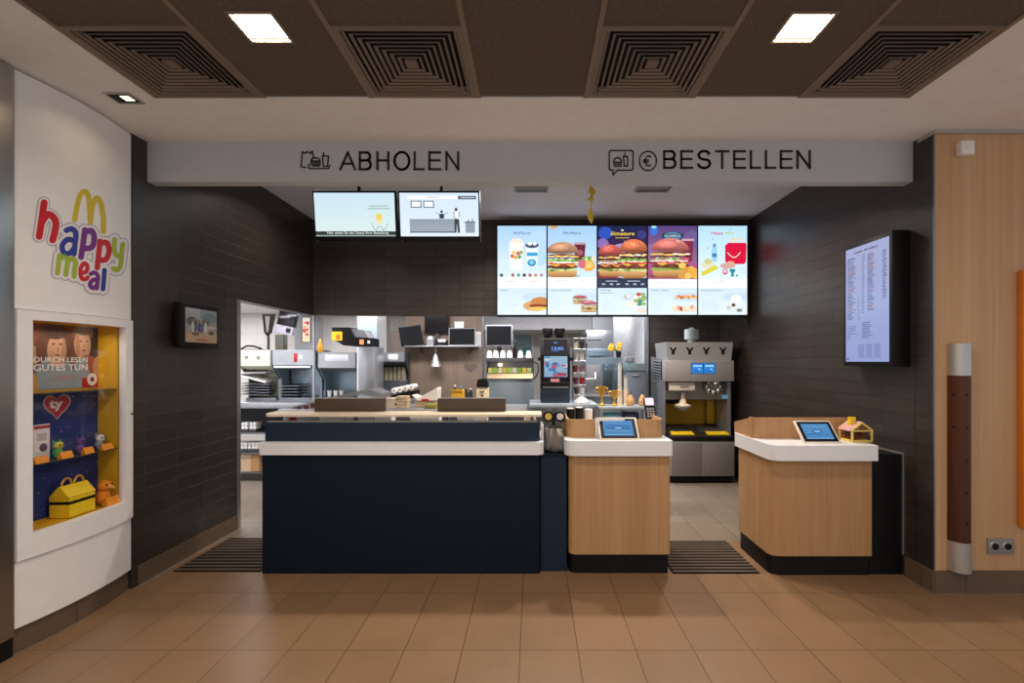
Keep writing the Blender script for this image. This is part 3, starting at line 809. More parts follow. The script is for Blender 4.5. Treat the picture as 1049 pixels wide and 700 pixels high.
# yellow carton with handles
bx, by, bz = -2.715, 2.88, wz0 + .001
t = thing('meal_carton', 'yellow house shaped meal carton with two handles at the bottom of the case', 'carton', (bx, by, bz))
MB().prism([(bx - .055, by - .085), (bx + .055, by - .078), (bx + .055, by + .085), (bx - .055, by + .085)], bz, bz + .118).build('box', yellow, t)
MB().prism([(bx - .056, by - .086), (bx + .056, by - .079), (bx + .056, by + .086), (bx - .056, by + .086)], bz + .075, bz + .092).build('black_band', black_m, t)
rf = MB(); rf.prism([(bx - .058, bz + .118), (bx + .058, bz + .118), (bx + .004, bz + .178), (bx - .004, bz + .178)], by - .085, by + .087, 'xz'); rf.build('roof', yellow, t)
for s in (-1, 1):
    hp = [(bx + s * .003, by + .0 + s * .035 + .03 * math.cos(a), bz + .176 + .042 * math.sin(a)) for a in [PI * k / 10 for k in range(11)]]
    MB().tube(hp, .006).build('handle', gold, t)
t = thing('plush_toy', 'orange plush bird sitting beside the yellow carton', 'soft toy', (-2.70, 3.065, bz))
MB().ell((-2.70, 3.065, bz + .05), (.035, .042, .05)).build('body', orange_f, t)
h = MB().ell((-2.69, 3.065, bz + .118), (.035, .04, .036)).build('head', orange_f, t)
MB().cyl((-2.66, 3.065, bz + .112), (-2.628, 3.065, bz + .106), .016, .004, 12).build('beak', pm('beak_yellow', 'e8b04a', .7), h)
e = MB()
for s in (-1, 1): e.ell((-2.662, 3.065 + s * .017, bz + .127), (.005, .007, .008), 10)
e.build('eyes', black_m, h)
f = MB()
for s in (-1, 1): f.ell((-2.665, 3.065 + s * .025, bz + .009), (.022, .014, .009), 10)
f.build('feet', pm('beak_yellow', 'e8b04a', .7), t)
tag(MB().prism([(-2.66, bz), (-2.628, bz), (-2.643, bz + .05), (-2.647, bz + .05)], 3.02, 3.11, 'xz').build('name_card', orange), 'orange folded name card at the feet of the plush bird', 'name card', 'orange name cards on the glass shelf')

# ================================================================== small television on the left wall
t = thing('wall_television', 'small black television on the dark tiled left wall showing a street scene', 'television', (XL, 3.78, 1.60))
ty0, ty1, tz0, tz1, tx = 3.53, 3.955, 1.60, 1.93, XL + .10
MB().box(XL + .03, tx, ty0, ty1, tz0, tz1, .012).build('casing', black_m, t)
MB().box(XL + .0005, XL + .04, 3.66, 3.82, 1.68, 1.84).build('wall_bracket', grey_d, t)
P = Pic((tx, ty0 + .035, tz0 + .04), (0, ty1 - ty0 - .07, 0), (0, 0, tz1 - tz0 - .075))
P.rect(0, 0, 1, 1, 'b08b6c', '8f989e'); P.rect(0, .55, .45, 1, '9a8f88', 'b5b2ae'); P.ell(.75, .75, .25, .15, '77827c'); P.ell(.2, .62, .16, .13, '4e544c'); P.ell(.62, .6, .12, .13, '5b6350'); P.rect(.6, .45, 1, .5, 'd0bfa8')
P.poly([(0, 0), (1, 0), (1, .3), (.6, .4), (.3, .25), (0, .3)], 'c59d78'); 
for u, v, c in ((.3, .48, '42404a'), (.42, .45, '3a4260'), (.5, .43, '5a5f78'), (.62, .46, 'd6cfc6'), (.22, .45, 'c9bfb4')):
    P.ell(u, v, .05, .16, c); P.ell(u, v + .19, .028, .045, 'a0765c')
P.ell(.8, .3, .1, .06, '55524a'); P.ell(.3, .25, .12, .05, '6a5a48'); P.ell(.5, .08, .2, .05, 'b06a50')
P.obj('screen', tv_m, t)

# ================================================================== info screen on the right wall
xs = 2.475
t = thing('information_screen', 'tall portrait screen with price list in black housing on the right wall', 'screen', (XR, 3.6, 1.455))
sy0, sy1, sz0, sz1 = 3.36, 3.89, 1.46, 2.405
MB().box(xs, XR - .0004, sy0, sy1, sz0, sz1, .006).build('housing', black_m, t)
P = Pic((xs, sy1 - .03, sz0 + .035), (0, -(sy1 - sy0 - .06), 0), (0, 0, sz1 - sz0 - .07))
P.rect(0, 0, 1, 1, 'a9b6ee', 'b9c4f2')
P.text('Unser Angebot', .2, .945, .018, '1a1e3a', width=.26, bold=.02)
rr = random.Random(5)
for c0, c1, n, vt, vb in ((.04, .26, 46, .91, .36), (.4, .47, 30, .91, .40), (.53, .70, 42, .91, .42), (.86, .96, 34, .9, .5), (.3, .37, 9, .55, .35)):
    for i in range(n):
        v = vt - (vt - vb) * i / n
        P.rect(c0, v, c0 + (c1 - c0) * rr.uniform(.5, 1), v + .0055, rr.choice(['5a6496', '6c76a6', '48527e']) if rr.random() > .06 else 'c8705a'); P.k -= 1
P.k += 1
for i in range(9): P.rect(.4, .33 - i * .016, .40 + .25 * rr.uniform(.6, 1), .336 - i * .016, '5a6496'); P.rect(.04, .31 - i * .014, .04 + .25 * rr.uniform(.3, 1), .315 - i * .014, '7882b0')
for u in (.32, .5, .68): P.rect(u, .03, u + .14, .15, '96a2dc')
P.rect(.03, .015, .09, .03, '3a6ac0')
P.obj('display', screen_dim, t)

# ================================================================== hanging order monitors
def tilt_monitor(px0, px1, label, pic):
    d = 4.4; w = PX(px1, d) - PX(px0, d); h = .445; a = math.radians(8)
    t = thing('order_monitor', label, 'monitor', ((PX(px0, d) + PX(px1, d)) / 2, d, PZ(248, d)), (0, 0, 0), group='order monitors under the counter ceiling')
    R = Matrix.Translation(t.location) @ Matrix.Rotation(a, 4, 'X')
    b = MB(); b.box(-w / 2 + .006, w / 2 - .006, 0, .045, 0, h, .006); b.xf(R); b.build('casing', black_m, t)
    b = MB(); b.box(-.012, .012, .055, .08, h * .5, .628); b.xf(Matrix.Translation(t.location)); b.build('ceiling_rod', black_m, t)
    b = MB(); b.box(-.07, .07, .042, .075, h * .35, h * .65); b.xf(R); b.build('mount_plate', grey_d, t)
    b = MB(); b.cyl((-w / 2 + .03, -.003, .012), (-w / 2 + .03, .001, .012), .006, seg=10); b.xf(R); b.build('power_light', grey_p, t)
    P = Pic(R @ Vector((-w / 2 + .02, -.0005, .05)), R.to_3x3() @ Vector((w - .04, 0, 0)), R.to_3x3() @ Vector((0, 0, h - .068)))
    pic(P); P.obj('display', screen_m, t)
def pic_status(P):
    P.rect(0, 0, 1, 1, 'd2e4de', 'c4dcea')
    P.rect(0, 0, 1, .115, '232b2c'); P.rect(0, 0, 1, .03, '93a0a0')
    P.text('Hier sehen Sie den Status Ihrer Bestellung', .14, .052, .022, 'e8f0ee', width=.55)
    P.ell(.80, .39, .035, .13, 'ead9a0'); P.ell(.80, .45, .04, .08, 'e8c860')
    P.line([(.70, .32), (.725, .2), (.76, .13)], .005, '8a9490'); P.line([(.91, .3), (.885, .2), (.84, .13)], .005, '8a9490'); P.line([(.75, .12), (.78, .22), (.82, .22), (.86, .12)], .005, '8a9490')
    P.lines(.68, .92, (.70,), .012, 'a8bcbc'); P.lines(.66, .94, (.64,), .012, 'a8bcbc')
def pic_counter(P):
    P.rect(0, 0, 1, 1, 'd9e6f6', 'd0e0f4')
    P.rect(.1, .86, .74, .93, 'f2f7fc'); P.rect(.74, .85, .97, .93, '5a6670'); P.lines(.78, .95, (.89,), .008, 'b9c6d0'); P.lines(.34, .5, (.90,), .008, 'b0bccc')
    for u in (.14, .30): P.rect(u, .66, u + .135, .82, '3c444c'); P.rect(u + .012, .68, u + .123, .80, 'eef4fa')
    P.rect(.12, .1, .71, .40, '9aa4b0', '8d98a4'); P.rect(.12, .08, .71, .115, '5e6872'); P.lines(.12, .71, (.34, .28, .22, .16), .002, '808a96')
    P.rect(.5, .41, .56, .52, '30363c'); P.ell(.53, .57, .016, .035, '30363c'); P.line([(.5, .5), (.46, .55)], .006, '8a949c'); P.line([(.56, .5), (.61, .54)], .006, '8a949c')
    P.ell(.715, .62, .018, .04, '3a4046'); P.poly([(.69, .4), (.685, .57), (.75, .57), (.75, .4)], 'eaf0f6'); P.line([(.69, .57), (.685, .45), (.72, .4)], .006, '3a4046'); P.line([(.75, .57), (.755, .45)], .006, '3a4046')
    P.poly([(.69, .08), (.69, .4), (.75, .4), (.76, .08), (.73, .08), (.722, .3), (.715, .08)], '3a4046')
    P.rect(.83, .08, .95, .32, '8d98a4'); P.rect(.82, .31, .96, .34, '5e6872'); P.rect(.86, .34, .88, .38, '77828c'); P.ell(.92, .37, .012, .03, '77828c'); P.lines(.83, .95, (.24, .16), .002, '6c7680')
tilt_monitor(322, 408, 'left hanging order monitor with plain pale green picture and black caption', pic_status)
tilt_monitor(408.6, 493, 'right hanging order monitor with grey drawing of a counter and person', pic_counter)

# ================================================================== ceiling grilles and yellow streamer
for px, lab in ((544, 'white ceiling grille left of the yellow streamer'), (670, 'white ceiling grille right of the yellow streamer')):
    d = 4.75; w = .34
    t = thing('ceiling_grille', lab, 'vent', (PX(px, d), d, 3.19), group='ceiling grilles over the counter')
    x = PX(px, d)
    f = MB()
    for a in ((x - w / 2, x + w / 2, d - .12, d - .10), (x - w / 2, x + w / 2, d + .10, d + .12), (x - w / 2, x - w / 2 + .02, d - .10, d + .10), (x + w / 2 - .02, x + w / 2, d - .10, d + .10)): f.box(*a, 3.18, 3.1995)
    f.build('frame', grey_p, t)
    s_ = MB()
    for i in range(14):
        xx = x - w / 2 + .03 + i * (w - .06) / 13; s_.slab((xx - .006, d - .10, 3.184), (xx + .006, d - .10, 3.196), (xx + .006, d + .10, 3.196), (xx - .006, d + .10, 3.184), (1, 0, -.5), .002)
    s_.build('slats', grey_p, t)
d = 3.9; sx = PX(605.5, d)
t = thing('streamer', 'twisted yellow paper streamer hanging above the menu boards', 'decoration', (sx, d, PZ(229, d)))
rb = MB(); prev = None; n = 34; z0, z1 = PZ(205, d), 3.195
for i in range(n + 1):
    z = z1 + (z0 - z1) * i / n; a = i * .55; wv = .030
    off = .008 * math.sin(i * .7)
    p = (Vector((sx + off - wv * math.cos(a), d - wv * math.sin(a), z)), Vector((sx + off + wv * math.cos(a), d + wv * math.sin(a), z)))
    if prev: rb.slab(prev[0], prev[1], p[1], p[0], (0, 1, 0), .002)
    prev = p
rb.build('ribbon', pm('streamer_yellow', 'f0c838', .6), t)
rb = MB(); 
rb.prism([(sx - .012, PZ(214, d)), (sx - .026, PZ(218, d)), (sx - .022, PZ(224, d)), (sx + .006, PZ(229, d)), (sx + .016, PZ(226, d)), (sx + .010, PZ(216, d))], d - .012, d + .012, 'xz')
rb.prism([(sx - .004, PZ(215, d)), (sx + .004, PZ(215, d)), (sx + .012, PZ(204, d)), (sx - .006, PZ(204, d))], d - .006, d + .006, 'xz')
rb.build('weight', pm('streamer_gold', 'e0b820', .5), t)

# ================================================================== menu boards
def burger(P, u, v, w, h, bun='c98246', top=None, seed=0, messy=False):
    rnd = random.Random(seed + 40)
    top = top or bun
    dk = lambda c, k: '%02x%02x%02x' % tuple(min(255, int(int(c[i:i + 2], 16) * k)) for i in (0, 2, 4))
    P.ell(u, v + h * .04, w * .56, h * .05, '6a4a3a' if messy else 'a8b4c0')
    P.poly([(u - w * .46, v + h * .2), (u - w * .44, v + h * .05), (u - w * .3, v), (u + w * .3, v), (u + w * .44, v + h * .05), (u + w * .46, v + h * .2)], 'a4642c', 'e0b074')
    def row(y, n, rx, ry, cols):
        for k in range(n):
            P.ell(u + w * .48 * (2 * (k + rnd.random() * .8) / n - 1), v + h * (y + rnd.uniform(-.015, .015)), w * rx * rnd.uniform(.7, 1.2), h * ry * rnd.uniform(.7, 1.2), rnd.choice(cols), n=10); P.k -= 1
        P.k += 1
    row(.21, 9, .11, .035, ['8fae4c', '6a8c34', 'c8d88a']); P.ell(u, v + h * 0.302, w * .5, h * .065, '4a2618', col2='7a4428')
    row(.29, 12, .06, .02, ['5a3020', '3a1c10', '86502e', '6e3c22']); P.poly([(u - w * .5, v + h * 0.399), (u - w * .2, v + h * 0.302), (u + w * .05, v + h * 0.387), (u + w * .3, v + h * 0.289), (u + w * .5, v + h * 0.399), (u, v + h * 0.436)], 'e8a02c', 'f8cc5c')
    row(.39, 8, .12, .03, ['c83428', 'e05a3c', 'a82820'] if not messy else ['b83a5a', '8a2444', 'd8607a']); row(.43, 10, .09, .022, ['f4ecd8', 'e8dcc0', 'fff8ea'])
    row(.47, 13, .09, .035, ['7aa844', '5c8a34', 'a4c868', '93b854'] if not messy else ['a8c070', 'e8e0d8', '7a9a4c', 'c05a7a'])
    P.ell(u, v + h * 0.607, w * .49, h * .055, '4e2a1a', col2='80482c'); row(.54, 12, .06, .02, ['5e3222', '8a5232', '42200f'])
    row(.59, 9, .1, .022, ['f2c050', 'f8dc8c', 'f0e8d4'])
    P.ell(u, v + h * .695, w * .5, h * .305, dk(top, .78), 0, 180, col2=dk(top, 1.12)); P.ell(u, v + h * .70, w * .49, h * .035, dk(top, .72))
    for k in range(5): P.ell(u - w * (.10 - .01 * k), v + h * (.85 + .009 * k), w * (.30 - .05 * k), h * (.10 - .018 * k), dk(top, 1.04 + .07 * k))
    for k in range(10): P.ell(u + rnd.uniform(-.34, .34) * w, v + h * rnd.uniform(.82, .96), w * .014, h * .010, 'f6e6c4', n=8)
def footer(P, title, kind, seed):
    rnd = random.Random(seed)
    P.rect(0, 0, 1, .30, 'e2f0fa', 'cfe3f4'); P.ell(.8, .2, .3, .05, 'c6dcf0')
    if title: P.text(title, .05, .268, .017, '26303c', width=min(.40, .0125 * len(title) * 1.5) * .85)
    P.lines(.06, .46, (.14, .115, .09, .065, .04), .004, 'b4c4d4', rnd)
    if kind == 'wrap': P.ell(.78, .1, .26, .06, 'd8a468'); P.ell(.88, .14, .2, .06, 'c98246'); P.ell(.84, .10, .2, .02, '8a3a2a'); P.ell(.84, .07, .2, .02, 'f0c85a')
    if kind == 'burgers': burger(P, .66, .12, .3, .1, seed=4, top='a8424a'); burger(P, .84, .03, .34, .13, seed=5, top='b85a6a')
    if kind == 'salad':
        P.ell(.78, .12, .2, .05, 'e8eef0')
        for k in range(22): P.ell(.78 + rnd.uniform(-.2, .2), .16 + rnd.uniform(-.05, .07), .05, .02, rnd.choice(['6a9a4a', '8fba6a', 'd04a3a', 'f0e8d8', '4a8a7a']))
        P.ell(.9, .05, .12, .03, 'e8dcd0')
    if kind == 'dessert':
        for k in range(9): P.ell(.58 + .05 * k, .20 + rnd.uniform(-.01, .01), .03, .02, rnd.choice(['e08a4a', 'f0b46a', 'd0603a']))
        for k in range(9): P.ell(.52 + .055 * k, .07 + rnd.uniform(-.01, .02), .045, .025, rnd.choice(['c8503a', 'e8a07a', 'f4dcc0', 'b83a2a']))
        P.lines(.5, 1, (.04,), .01, 'e8c8a0')
    if kind == 'ice':
        P.ell(.78, .14, .13, .09, 'eef4fa'); P.ell(.78, .08, .18, .05, 'dfe9f2'); P.ell(.72, .11, .04, .02, '5a4a3a'); P.ell(.84, .05, .06, .02, '8a8478'); P.ell(.62, .08, .05, .02, 'c8c4b4')
def mb1(P):
    P.rect(0, .3, 1, 1, 'e4f2fc', 'a8cdf2'); P.rect(0, .5, 1, .62, 'cfe6f8'); P.ell(.85, .75, .25, .2, 'b8d8f4'); P.text('McFlurry', .5, .905, .032, '3a4656', 'CENTER', width=.20)
    P.poly([(.26, .5), (.24, .8), (.53, .8), (.50, .5)], 'eef2f2'); P.ell(.385, .80, .15, .035, 'f8f4ea'); P.ell(.385, .83, .12, .03, 'f2e6d0')
    for u, v, c in ((.30, .66, 'd8603a'), (.37, .645, 'e8a03a'), (.45, .65, '5aa06a'), (.42, .69, 'd84a5a'), (.33, .70, 'e8c46a'), (.48, .70, '8ab04a')): P.ell(u, v, .04, .022, c)
    P.poly([(.6, .54), (.57, .78), (.84, .78), (.81, .54)], 'e6f0f8'); P.ell(.705, .78, .14, .03, '4a5464'); P.ell(.70, .585, .09, .04, '1f8cc8'); P.ell(.70, .59, .05, .02, '8ad0f0'); P.rect(.6, .66, .82, .70, '3aa0d8'); P.ell(.66, .80, .05, .02, 'f2f4f8'); P.ell(.76, .80, .04, .02, 'f2f4f8')
    P.rect(0, .3, 1, .43, 'f2f8fc')
    for i, c in enumerate(('3a5a7a', 'e0e6ea', '9a6a5a', '5aa07a', '40303a', 'b05a5a', 'c88a7a', 'b88aa0')): P.ell(.08 + .117 * i, .445, .035, .02, c); P.k -= 1
    P.k += 1; P.lines(.2, .36, (.375,), .007, 'd8b060'); P.lines(.66, .82, (.375,), .007, 'd8b060')
    footer(P, 'Snacks', 'wrap', 1)
def mb2(P):
    P.rect(0, .3, 1, 1, 'd8ecf8', 'a0c8f0'); P.text('McMenü', .5, .905, .032, '3a4656', 'CENTER', width=.20); P.ell(.12, .985, .08, .02, 'd8a060')
    P.ell(.66, .76, .115, .055, '7a2a3a'); P.poly([(.56, .6), (.545, .8), (.775, .8), (.75, .6)], '6a2434'); P.rect(.54, .79, .78, .815, 'b8a0b0'); P.ell(.66, .7, .06, .03, 'a85a6a')
    burger(P, .30, .42, .66, .40, top='b8886a'); 
    for k in range(6): P.ell(.74 + .04 * k, .62 + .01 * (k % 2), .05, .03, ('6aa04a', '8ab85a', 'e8dcc0')[k % 3])
    P.ell(.84, .55, .13, .06, 'e8a83a'); P.ell(.84, .56, .09, .04, 'f0c86a'); P.ell(.70, .57, .08, .05, 'd06a7a')
    P.rect(0, .3, 1, .42, 'f4f8fc'); P.lines(.16, .38, (.385,), .006, 'd8c090'); P.lines(.66, .78, (.385,), .006, 'd8c090'); P.lines(.06, .9, (.345,), .004, 'c0ccd8')
    footer(P, 'Unsere Klassiker', 'burgers', 2)
def mb3(P):
    P.rect(0, .3, 1, 1, '5a2a4a', '16204a'); P.ell(.15, .92, .14, .07, '2c50b8'); P.ell(.1, .8, .12, .06, '8a6ab0'); P.ell(.5, .75, .2, .05, 'a890c8'); P.ell(.9, .9, .1, .05, '3a3a7a'); P.ell(.3, .45, .5, .1, '8a2a3a'); P.ell(.75, .45, .4, .1, 'a03a4a')
    P.text('Signature', .5, .895, .040, 'e8c84a', 'CENTER', width=.28, shear=.2, bold=.02); P.lines(.36, .64, (.865,), .010, 'c0a040'); P.ell(.5, .95, .03, .01, 'e8dca0')
    burger(P, .25, .43, .50, .36, top='c05a50', seed=2, messy=True); burger(P, .73, .41, .58, .44, top='d0704a', seed=3)
    P.rect(0, .3, 1, .41, '22304a'); P.lines(.16, .40, (.378,), .008, 'c8d0e0'); P.lines(.60, .86, (.378,), .008, 'c8d0e0')
    for u in (.08, .24, .38, .56, .72, .88): P.rect(u, .335, u + .07, .352, 'a8b4cc')
    footer(P, None, 'salad', 3); P.text('Frühlings', .05, .27, .015, '26303c', width=.12); P.text('Salate & Co', .05, .24, .015, '26303c', width=.15)
def mb4(P):
    P.rect(0, .3, 1, 1, 'b07a98', '54407c'); P.ell(.12, .95, .08, .06, '3a70d8'); P.ell(.12, .99, .05, .02, '9ae0c8'); P.ell(.9, .85, .16, .1, '6a5a90'); P.ell(.1, .75, .15, .05, '8a6aa0'); P.rect(0, .41, 1, .58, 'b04a78', 'a85a88')
    P.ell(.5, .885, .22, .055, '24466a'); P.ell(.5, .885, .19, .045, '5a8aa0'); P.rect(.28, .87, .72, .91, '1c3a5c'); P.text('CLASSICS', .5, .878, .022, 'cfe4ee', 'CENTER', width=.19, bold=.02); P.rect(.42, .82, .58, .85, '2a4a6a')
    P.poly([(.72, .6), (.70, .84), (.93, .84), (.9, .6)], '7a2a44'); P.rect(.69, .83, .94, .855, 'c8a0b0')
    burger(P, .45, .42, .78, .44, top='c8706a', seed=6, messy=True)
    rnd = random.Random(8)
    for k in range(16): P.ell(.62 + rnd.random() * .36, .43 + rnd.random() * .13, .07, .03, rnd.choice(['e8b04a', 'd8983a', 'f0c86a']))
    P.rect(0, .3, 1, .40, 'f4f6fa'); P.lines(.1, .45, (.365,), .005, 'd0c4a8'); P.lines(.6, .9, (.365,), .005, 'd0c4a8'); P.lines(.1, .8, (.335,), .004, 'c8d4e0')
    footer(P, 'Unsere Salate', 'dessert', 4)
def mb5(P):
    P.rect(0, .3, 1, 1, 'e6f4fc', 'b4dcf8'); P.text('Happy', .26, .905, .032, 'd03a5a', width=.14, bold=.02); P.text('Meal', .56, .905, .032, 'b8cc6a', width=.10, bold=.02)
    for u, v in ((.08, .95), (.3, .85), (.66, .96), (.2, .75)): P.ell(u, v, .018, .009, '8ab8d8')
    P.rect(.28, .6, .38, .76, '9accea'); P.rect(.30, .76, .36, .8, '5a90c0'); P.rect(.28, .65, .38, .69, '3a80b8')
    P.poly([(.55, .60), (.55, .78), (.62, .81), (.97, .81), (.99, .78), (.98, .6), (.94, .57), (.6, .57)], 'd8163c')
    for s in (0, .13): P.ell(.71 + s, .815, .055, .05, 'f0d08a', 0, 180); P.ell(.71 + s, .815, .03, .03, 'c8e4f8', 0, 180)
    P.line([(.6 + .26 * i / 10, .70 - .055 * math.sin(PI * i / 10)) for i in range(11)], .010, 'f4e0d0')
    P.ell(.2, .56, .16, .04, 'e0dcc0'); P.poly([(.08, .43), (.05, .48), (.36, .56), (.42, .52)], 'd8d04a'); P.ell(.6, .55, .16, .03, 'd0a89a'); P.ell(.66, .58, .08, .025, 'e0a890'); P.ell(.2, .6, .08, .03, 'c8c88a')
    P.ell(.55, .485, .055, .035, 'c84a70'); P.ell(.55, .49, .035, .02, 'f0d8e4'); P.poly([(.64, .5), (.64, .515), (.76, .515), (.76, .5), (.72, .46), (.74, .43), (.66, .43), (.68, .46)], '2a8a94'); P.ell(.79, .44, .02, .012, '2a8a94'); P.lines(.86, .96, (.53, .51, .49, .47), .004, 'a0b4c8')
    P.rect(0, .3, 1, .40, 'f4f8fc'); P.lines(.06, .18, (.38,), .006, 'c8d0a0'); P.lines(.28, .48, (.36,), .006, 'd0b8b8'); P.lines(.42, .52, (.385,), .006, 'd0b8b8')
    footer(P, 'Unsere Desserts', 'ice', 5)
dM = 5.72
bw_ = (PX(766, dM) - PX(509, dM)) / 5
for i, (fn, lab) in enumerate(((mb1, 'first menu board from the left, ice cream cups on pale blue'), (mb2, 'second menu board from the left, stacked burger with drink on pale blue'), (mb3, 'middle menu board with two burgers on dark navy'),
                               (mb4, 'fourth menu board, big burger before a purple background'), (mb5, 'rightmost menu board with the red smiling box'))):
    x0 = PX(509, dM) + i * bw_; x1 = x0 + bw_
    t = thing('menu_board', lab, 'menu board', ((x0 + x1) / 2, dM, PZ(323, dM)), group='lit menu boards in a row')
    MB().box(x0 + .001, x1 - .001, dM, dM + .07, PZ(324.5, dM), PZ(230, dM), .003).build('frame', black_m, t)
    MB().box(x0 + .1, x1 - .1, dM + .07, YK - .0005, 2.4, 2.7).build('wall_mount', grey_d, t)
    P = Pic((x0 + .008, dM, PZ(322.6, dM)), (x1 - x0 - .016, 0, 0), (0, 0, PZ(231.5, dM) - PZ(322.6, dM)))
    fn(P); P.obj('display', screen_m, t)
# ================================================================== pick-up counter
cnt = thing('pickup_counter', 'long dark navy base of the pick-up counter', 'counter', (PX(410, 3.6), 3.7, 0))
cx0, cx1 = PX(268, 3.44), PX(553, 3.44)
MB().prism(rrect(cx0, cx1, 3.44, 3.98, (.012, .02, 0, 0)), .0, .842).build('base', navy_d, cnt)
cp = thing('counter_panel', 'dark navy raised panel with rounded end standing on the white worktop', 'panel', (PX(410, 3.5), 3.5, .928))
up = MB().prism(rrect(PX(271, 3.47), PX(553, 3.47), 3.47, 3.53, (.01, .045, 0, 0)), .928, 1.063).build('board', navy, cp)
MB().prism(rrect(PX(271, 3.47) + .01, PX(550, 3.47), 3.475, 3.53), 1.063, 1.069).build('edge_strip', grey_p, up)
w_ = thing('worktop', 'white solid worktop along the navy pick-up counter', 'worktop', (PX(410, 3.6), 3.7, .842))
MB().prism(rrect(PX(265, 3.41), PX(557, 3.41), 3.41, 4.0, (.01, .05, 0, 0)), .842, .928).build('slab', white_top, w_)

ps = thing('pass_shelf', 'cream pass shelf above the navy pick-up counter', 'shelf', (PX(410, 3.6), 3.65, .928))
MB().prism(rpoly([(PX(265, 3.5), 3.62), (PX(271, 3.5), 3.5), (PX(555, 3.5), 3.5), (PX(555, 3.5), 3.75), (PX(265, 3.5), 3.75)], (.05, .08, .02, 0, 0)), 1.10, 1.116).build('board', cream, ps)
MB().box(PX(554.2, 3.5), PX(557, 3.5), 3.55, 3.79, .928, 1.03, .004).build('end_panel', white_top, ps)
for px in (290, 360, 456, 520, 545):
    MB().box(PX(px, 3.6) - .012, PX(px, 3.6) + .012, 3.68, 3.71, .928, 1.10).build('post', steel_d, ps)
for i, (a, b_, lab) in enumerate(((322, 394, 'left dark brown privacy board standing on the cream pass shelf'), (448, 518, 'right dark brown privacy board standing on the cream pass shelf'))):
    t = thing('privacy_board', lab, 'board', (PX((a + b_) / 2, 3.6), 3.71, 1.116), group='dark boards on the pass shelf')
    MB().box(PX(a, 3.7), PX(b_, 3.7), 3.70, 3.74, 1.116, PZ(408.6, 3.7), .003).build('panel', brown, t)
    MB().box(PX(a + 1, 3.7), PX(b_ - 1, 3.7), 3.698, 3.742, PZ(408.6, 3.7), PZ(407.9, 3.7)).build('top_rail', grey_p, t)
for i, (a, b_) in enumerate(((327, 353), (354.5, 382), (384, 401), (420, 434), (435.5, 450), (468, 483), (485, 499))):
    nm = ['first', 'second', 'third', 'fourth', 'fifth', 'sixth', 'seventh'][i]
    t = thing('food_container', f'{nm} white container from the left in the slot under the pass shelf', 'container', (PX((a + b_) / 2, 3.68), 3.86, .928), group='white containers under the pass shelf')
    x0, x1 = PX(a, 3.80), PX(b_, 3.80)
    mb = MB(); mb.prism([(x0 + .01, .928), (x1 - .01, .928), (x1, 1.068), (x0, 1.068)], 3.80, 3.92, 'xz'); mb.build('tub', white_p, t)
    MB().box(x0 - .002, x1 + .002, 3.795, 3.925, 1.068, 1.078, .004).build('lid', clear, t)
t = thing('food_container', 'rounded cream bowl at the right end under the pass shelf', 'container', (PX(543, 3.80), 3.84, .928))
MB().lathe([(0, 0), (.03, 0), (.045, .05), (.048, .12), (.044, .122), (.04, .06), (0, .01)], (PX(543, 3.80), 3.84, .928)).build('bowl', cream, t)
MB().lathe([(.046, .121), (.04, .15), (.02, .162), (0, .164)], (PX(543, 3.80), 3.84, .928)).build('lid', cream, t)
t = thing('sauce_packet', 'small red and white packet lying at the left under the pass shelf', 'packet', (PX(300, 3.6), 3.6, .928))
MB().box(PX(297, 3.6), PX(304, 3.6), 3.58, 3.62, .928, 1.085, .01).build('pouch', red, t)
MB().box(PX(294, 3.6), PX(297, 3.6), 3.585, 3.615, .928, 1.08, .006).build('flap', paper, t)

# ---- narrow navy filler cabinet with steel pot
fc = thing('filler_cabinet', 'narrow navy filler cabinet under the steel pot', 'cabinet', (PX(567, 3.55), 3.7, 0))
MB().box(PX(553.5, 3.48) + .003, PX(582, 3.48) - .012, 3.48, 3.98, 0, .822).build('body', navy, fc)
MB().box(PX(553.5, 3.48) + .003, PX(582, 3.48) - .012, 3.47, 3.98, .822, .832).build('top', navy_d, fc)
pcx, pcz = PX(568.3, 3.6), .833
t = thing('steel_pot', 'polished steel pot standing between the counters', 'pot', (pcx, 3.6, pcz))
MB().lathe([(0, 0), (.068, 0), (.07, .006), (.07, .168), (.073, .174), (.07, .178), (.066, .174), (.064, .02), (0, .015)], (pcx, 3.6, pcz), 32).build('body', steel, t)
MB().lathe([(.0705, .0), (.0725, .0), (.0725, .014), (.0705, .014)], (pcx, 3.6, pcz), 32).build('base_ring', black_m, t)
cm = MB()
for i in range(16):
    a = i * 2.4; r_ = .012 + .045 * (i / 16)
    cm.tube([(pcx + r_ * math.cos(a) * .7, 3.6 + r_ * math.sin(a) * .7, pcz + .02), (pcx + r_ * math.cos(a), 3.6 + r_ * math.sin(a), pcz + .172 + .012 * ((i * 7) % 3))], .004, 6)
cm.build('cutlery', grey_d, t)
cz_ = PZ(427, 3.68)
t = thing('cup_dispenser', 'twin round black cup dispenser above the steel pot', 'dispenser', (pcx, 3.78, .833))
MB().box(pcx - .05, pcx + .05, 3.74, 3.86, .833, .845).build('foot', black_m, t)
MB().box(pcx - .012, pcx + .012, 3.79, 3.82, .845, cz_).build('post', grey_d, t)
for px, cc, in ((561.8, yellow_l), (573.8, paper)):
    x = PX(px, 3.68)
    a = MB().cyl((x, 3.68, cz_), (x, 3.90, cz_), .041, .041, 28).build('tube', black_m, t)
    MB().cyl((x, 3.672, cz_), (x, 3.682, cz_), .024, .027, 24).build('cup_base', cc, a)

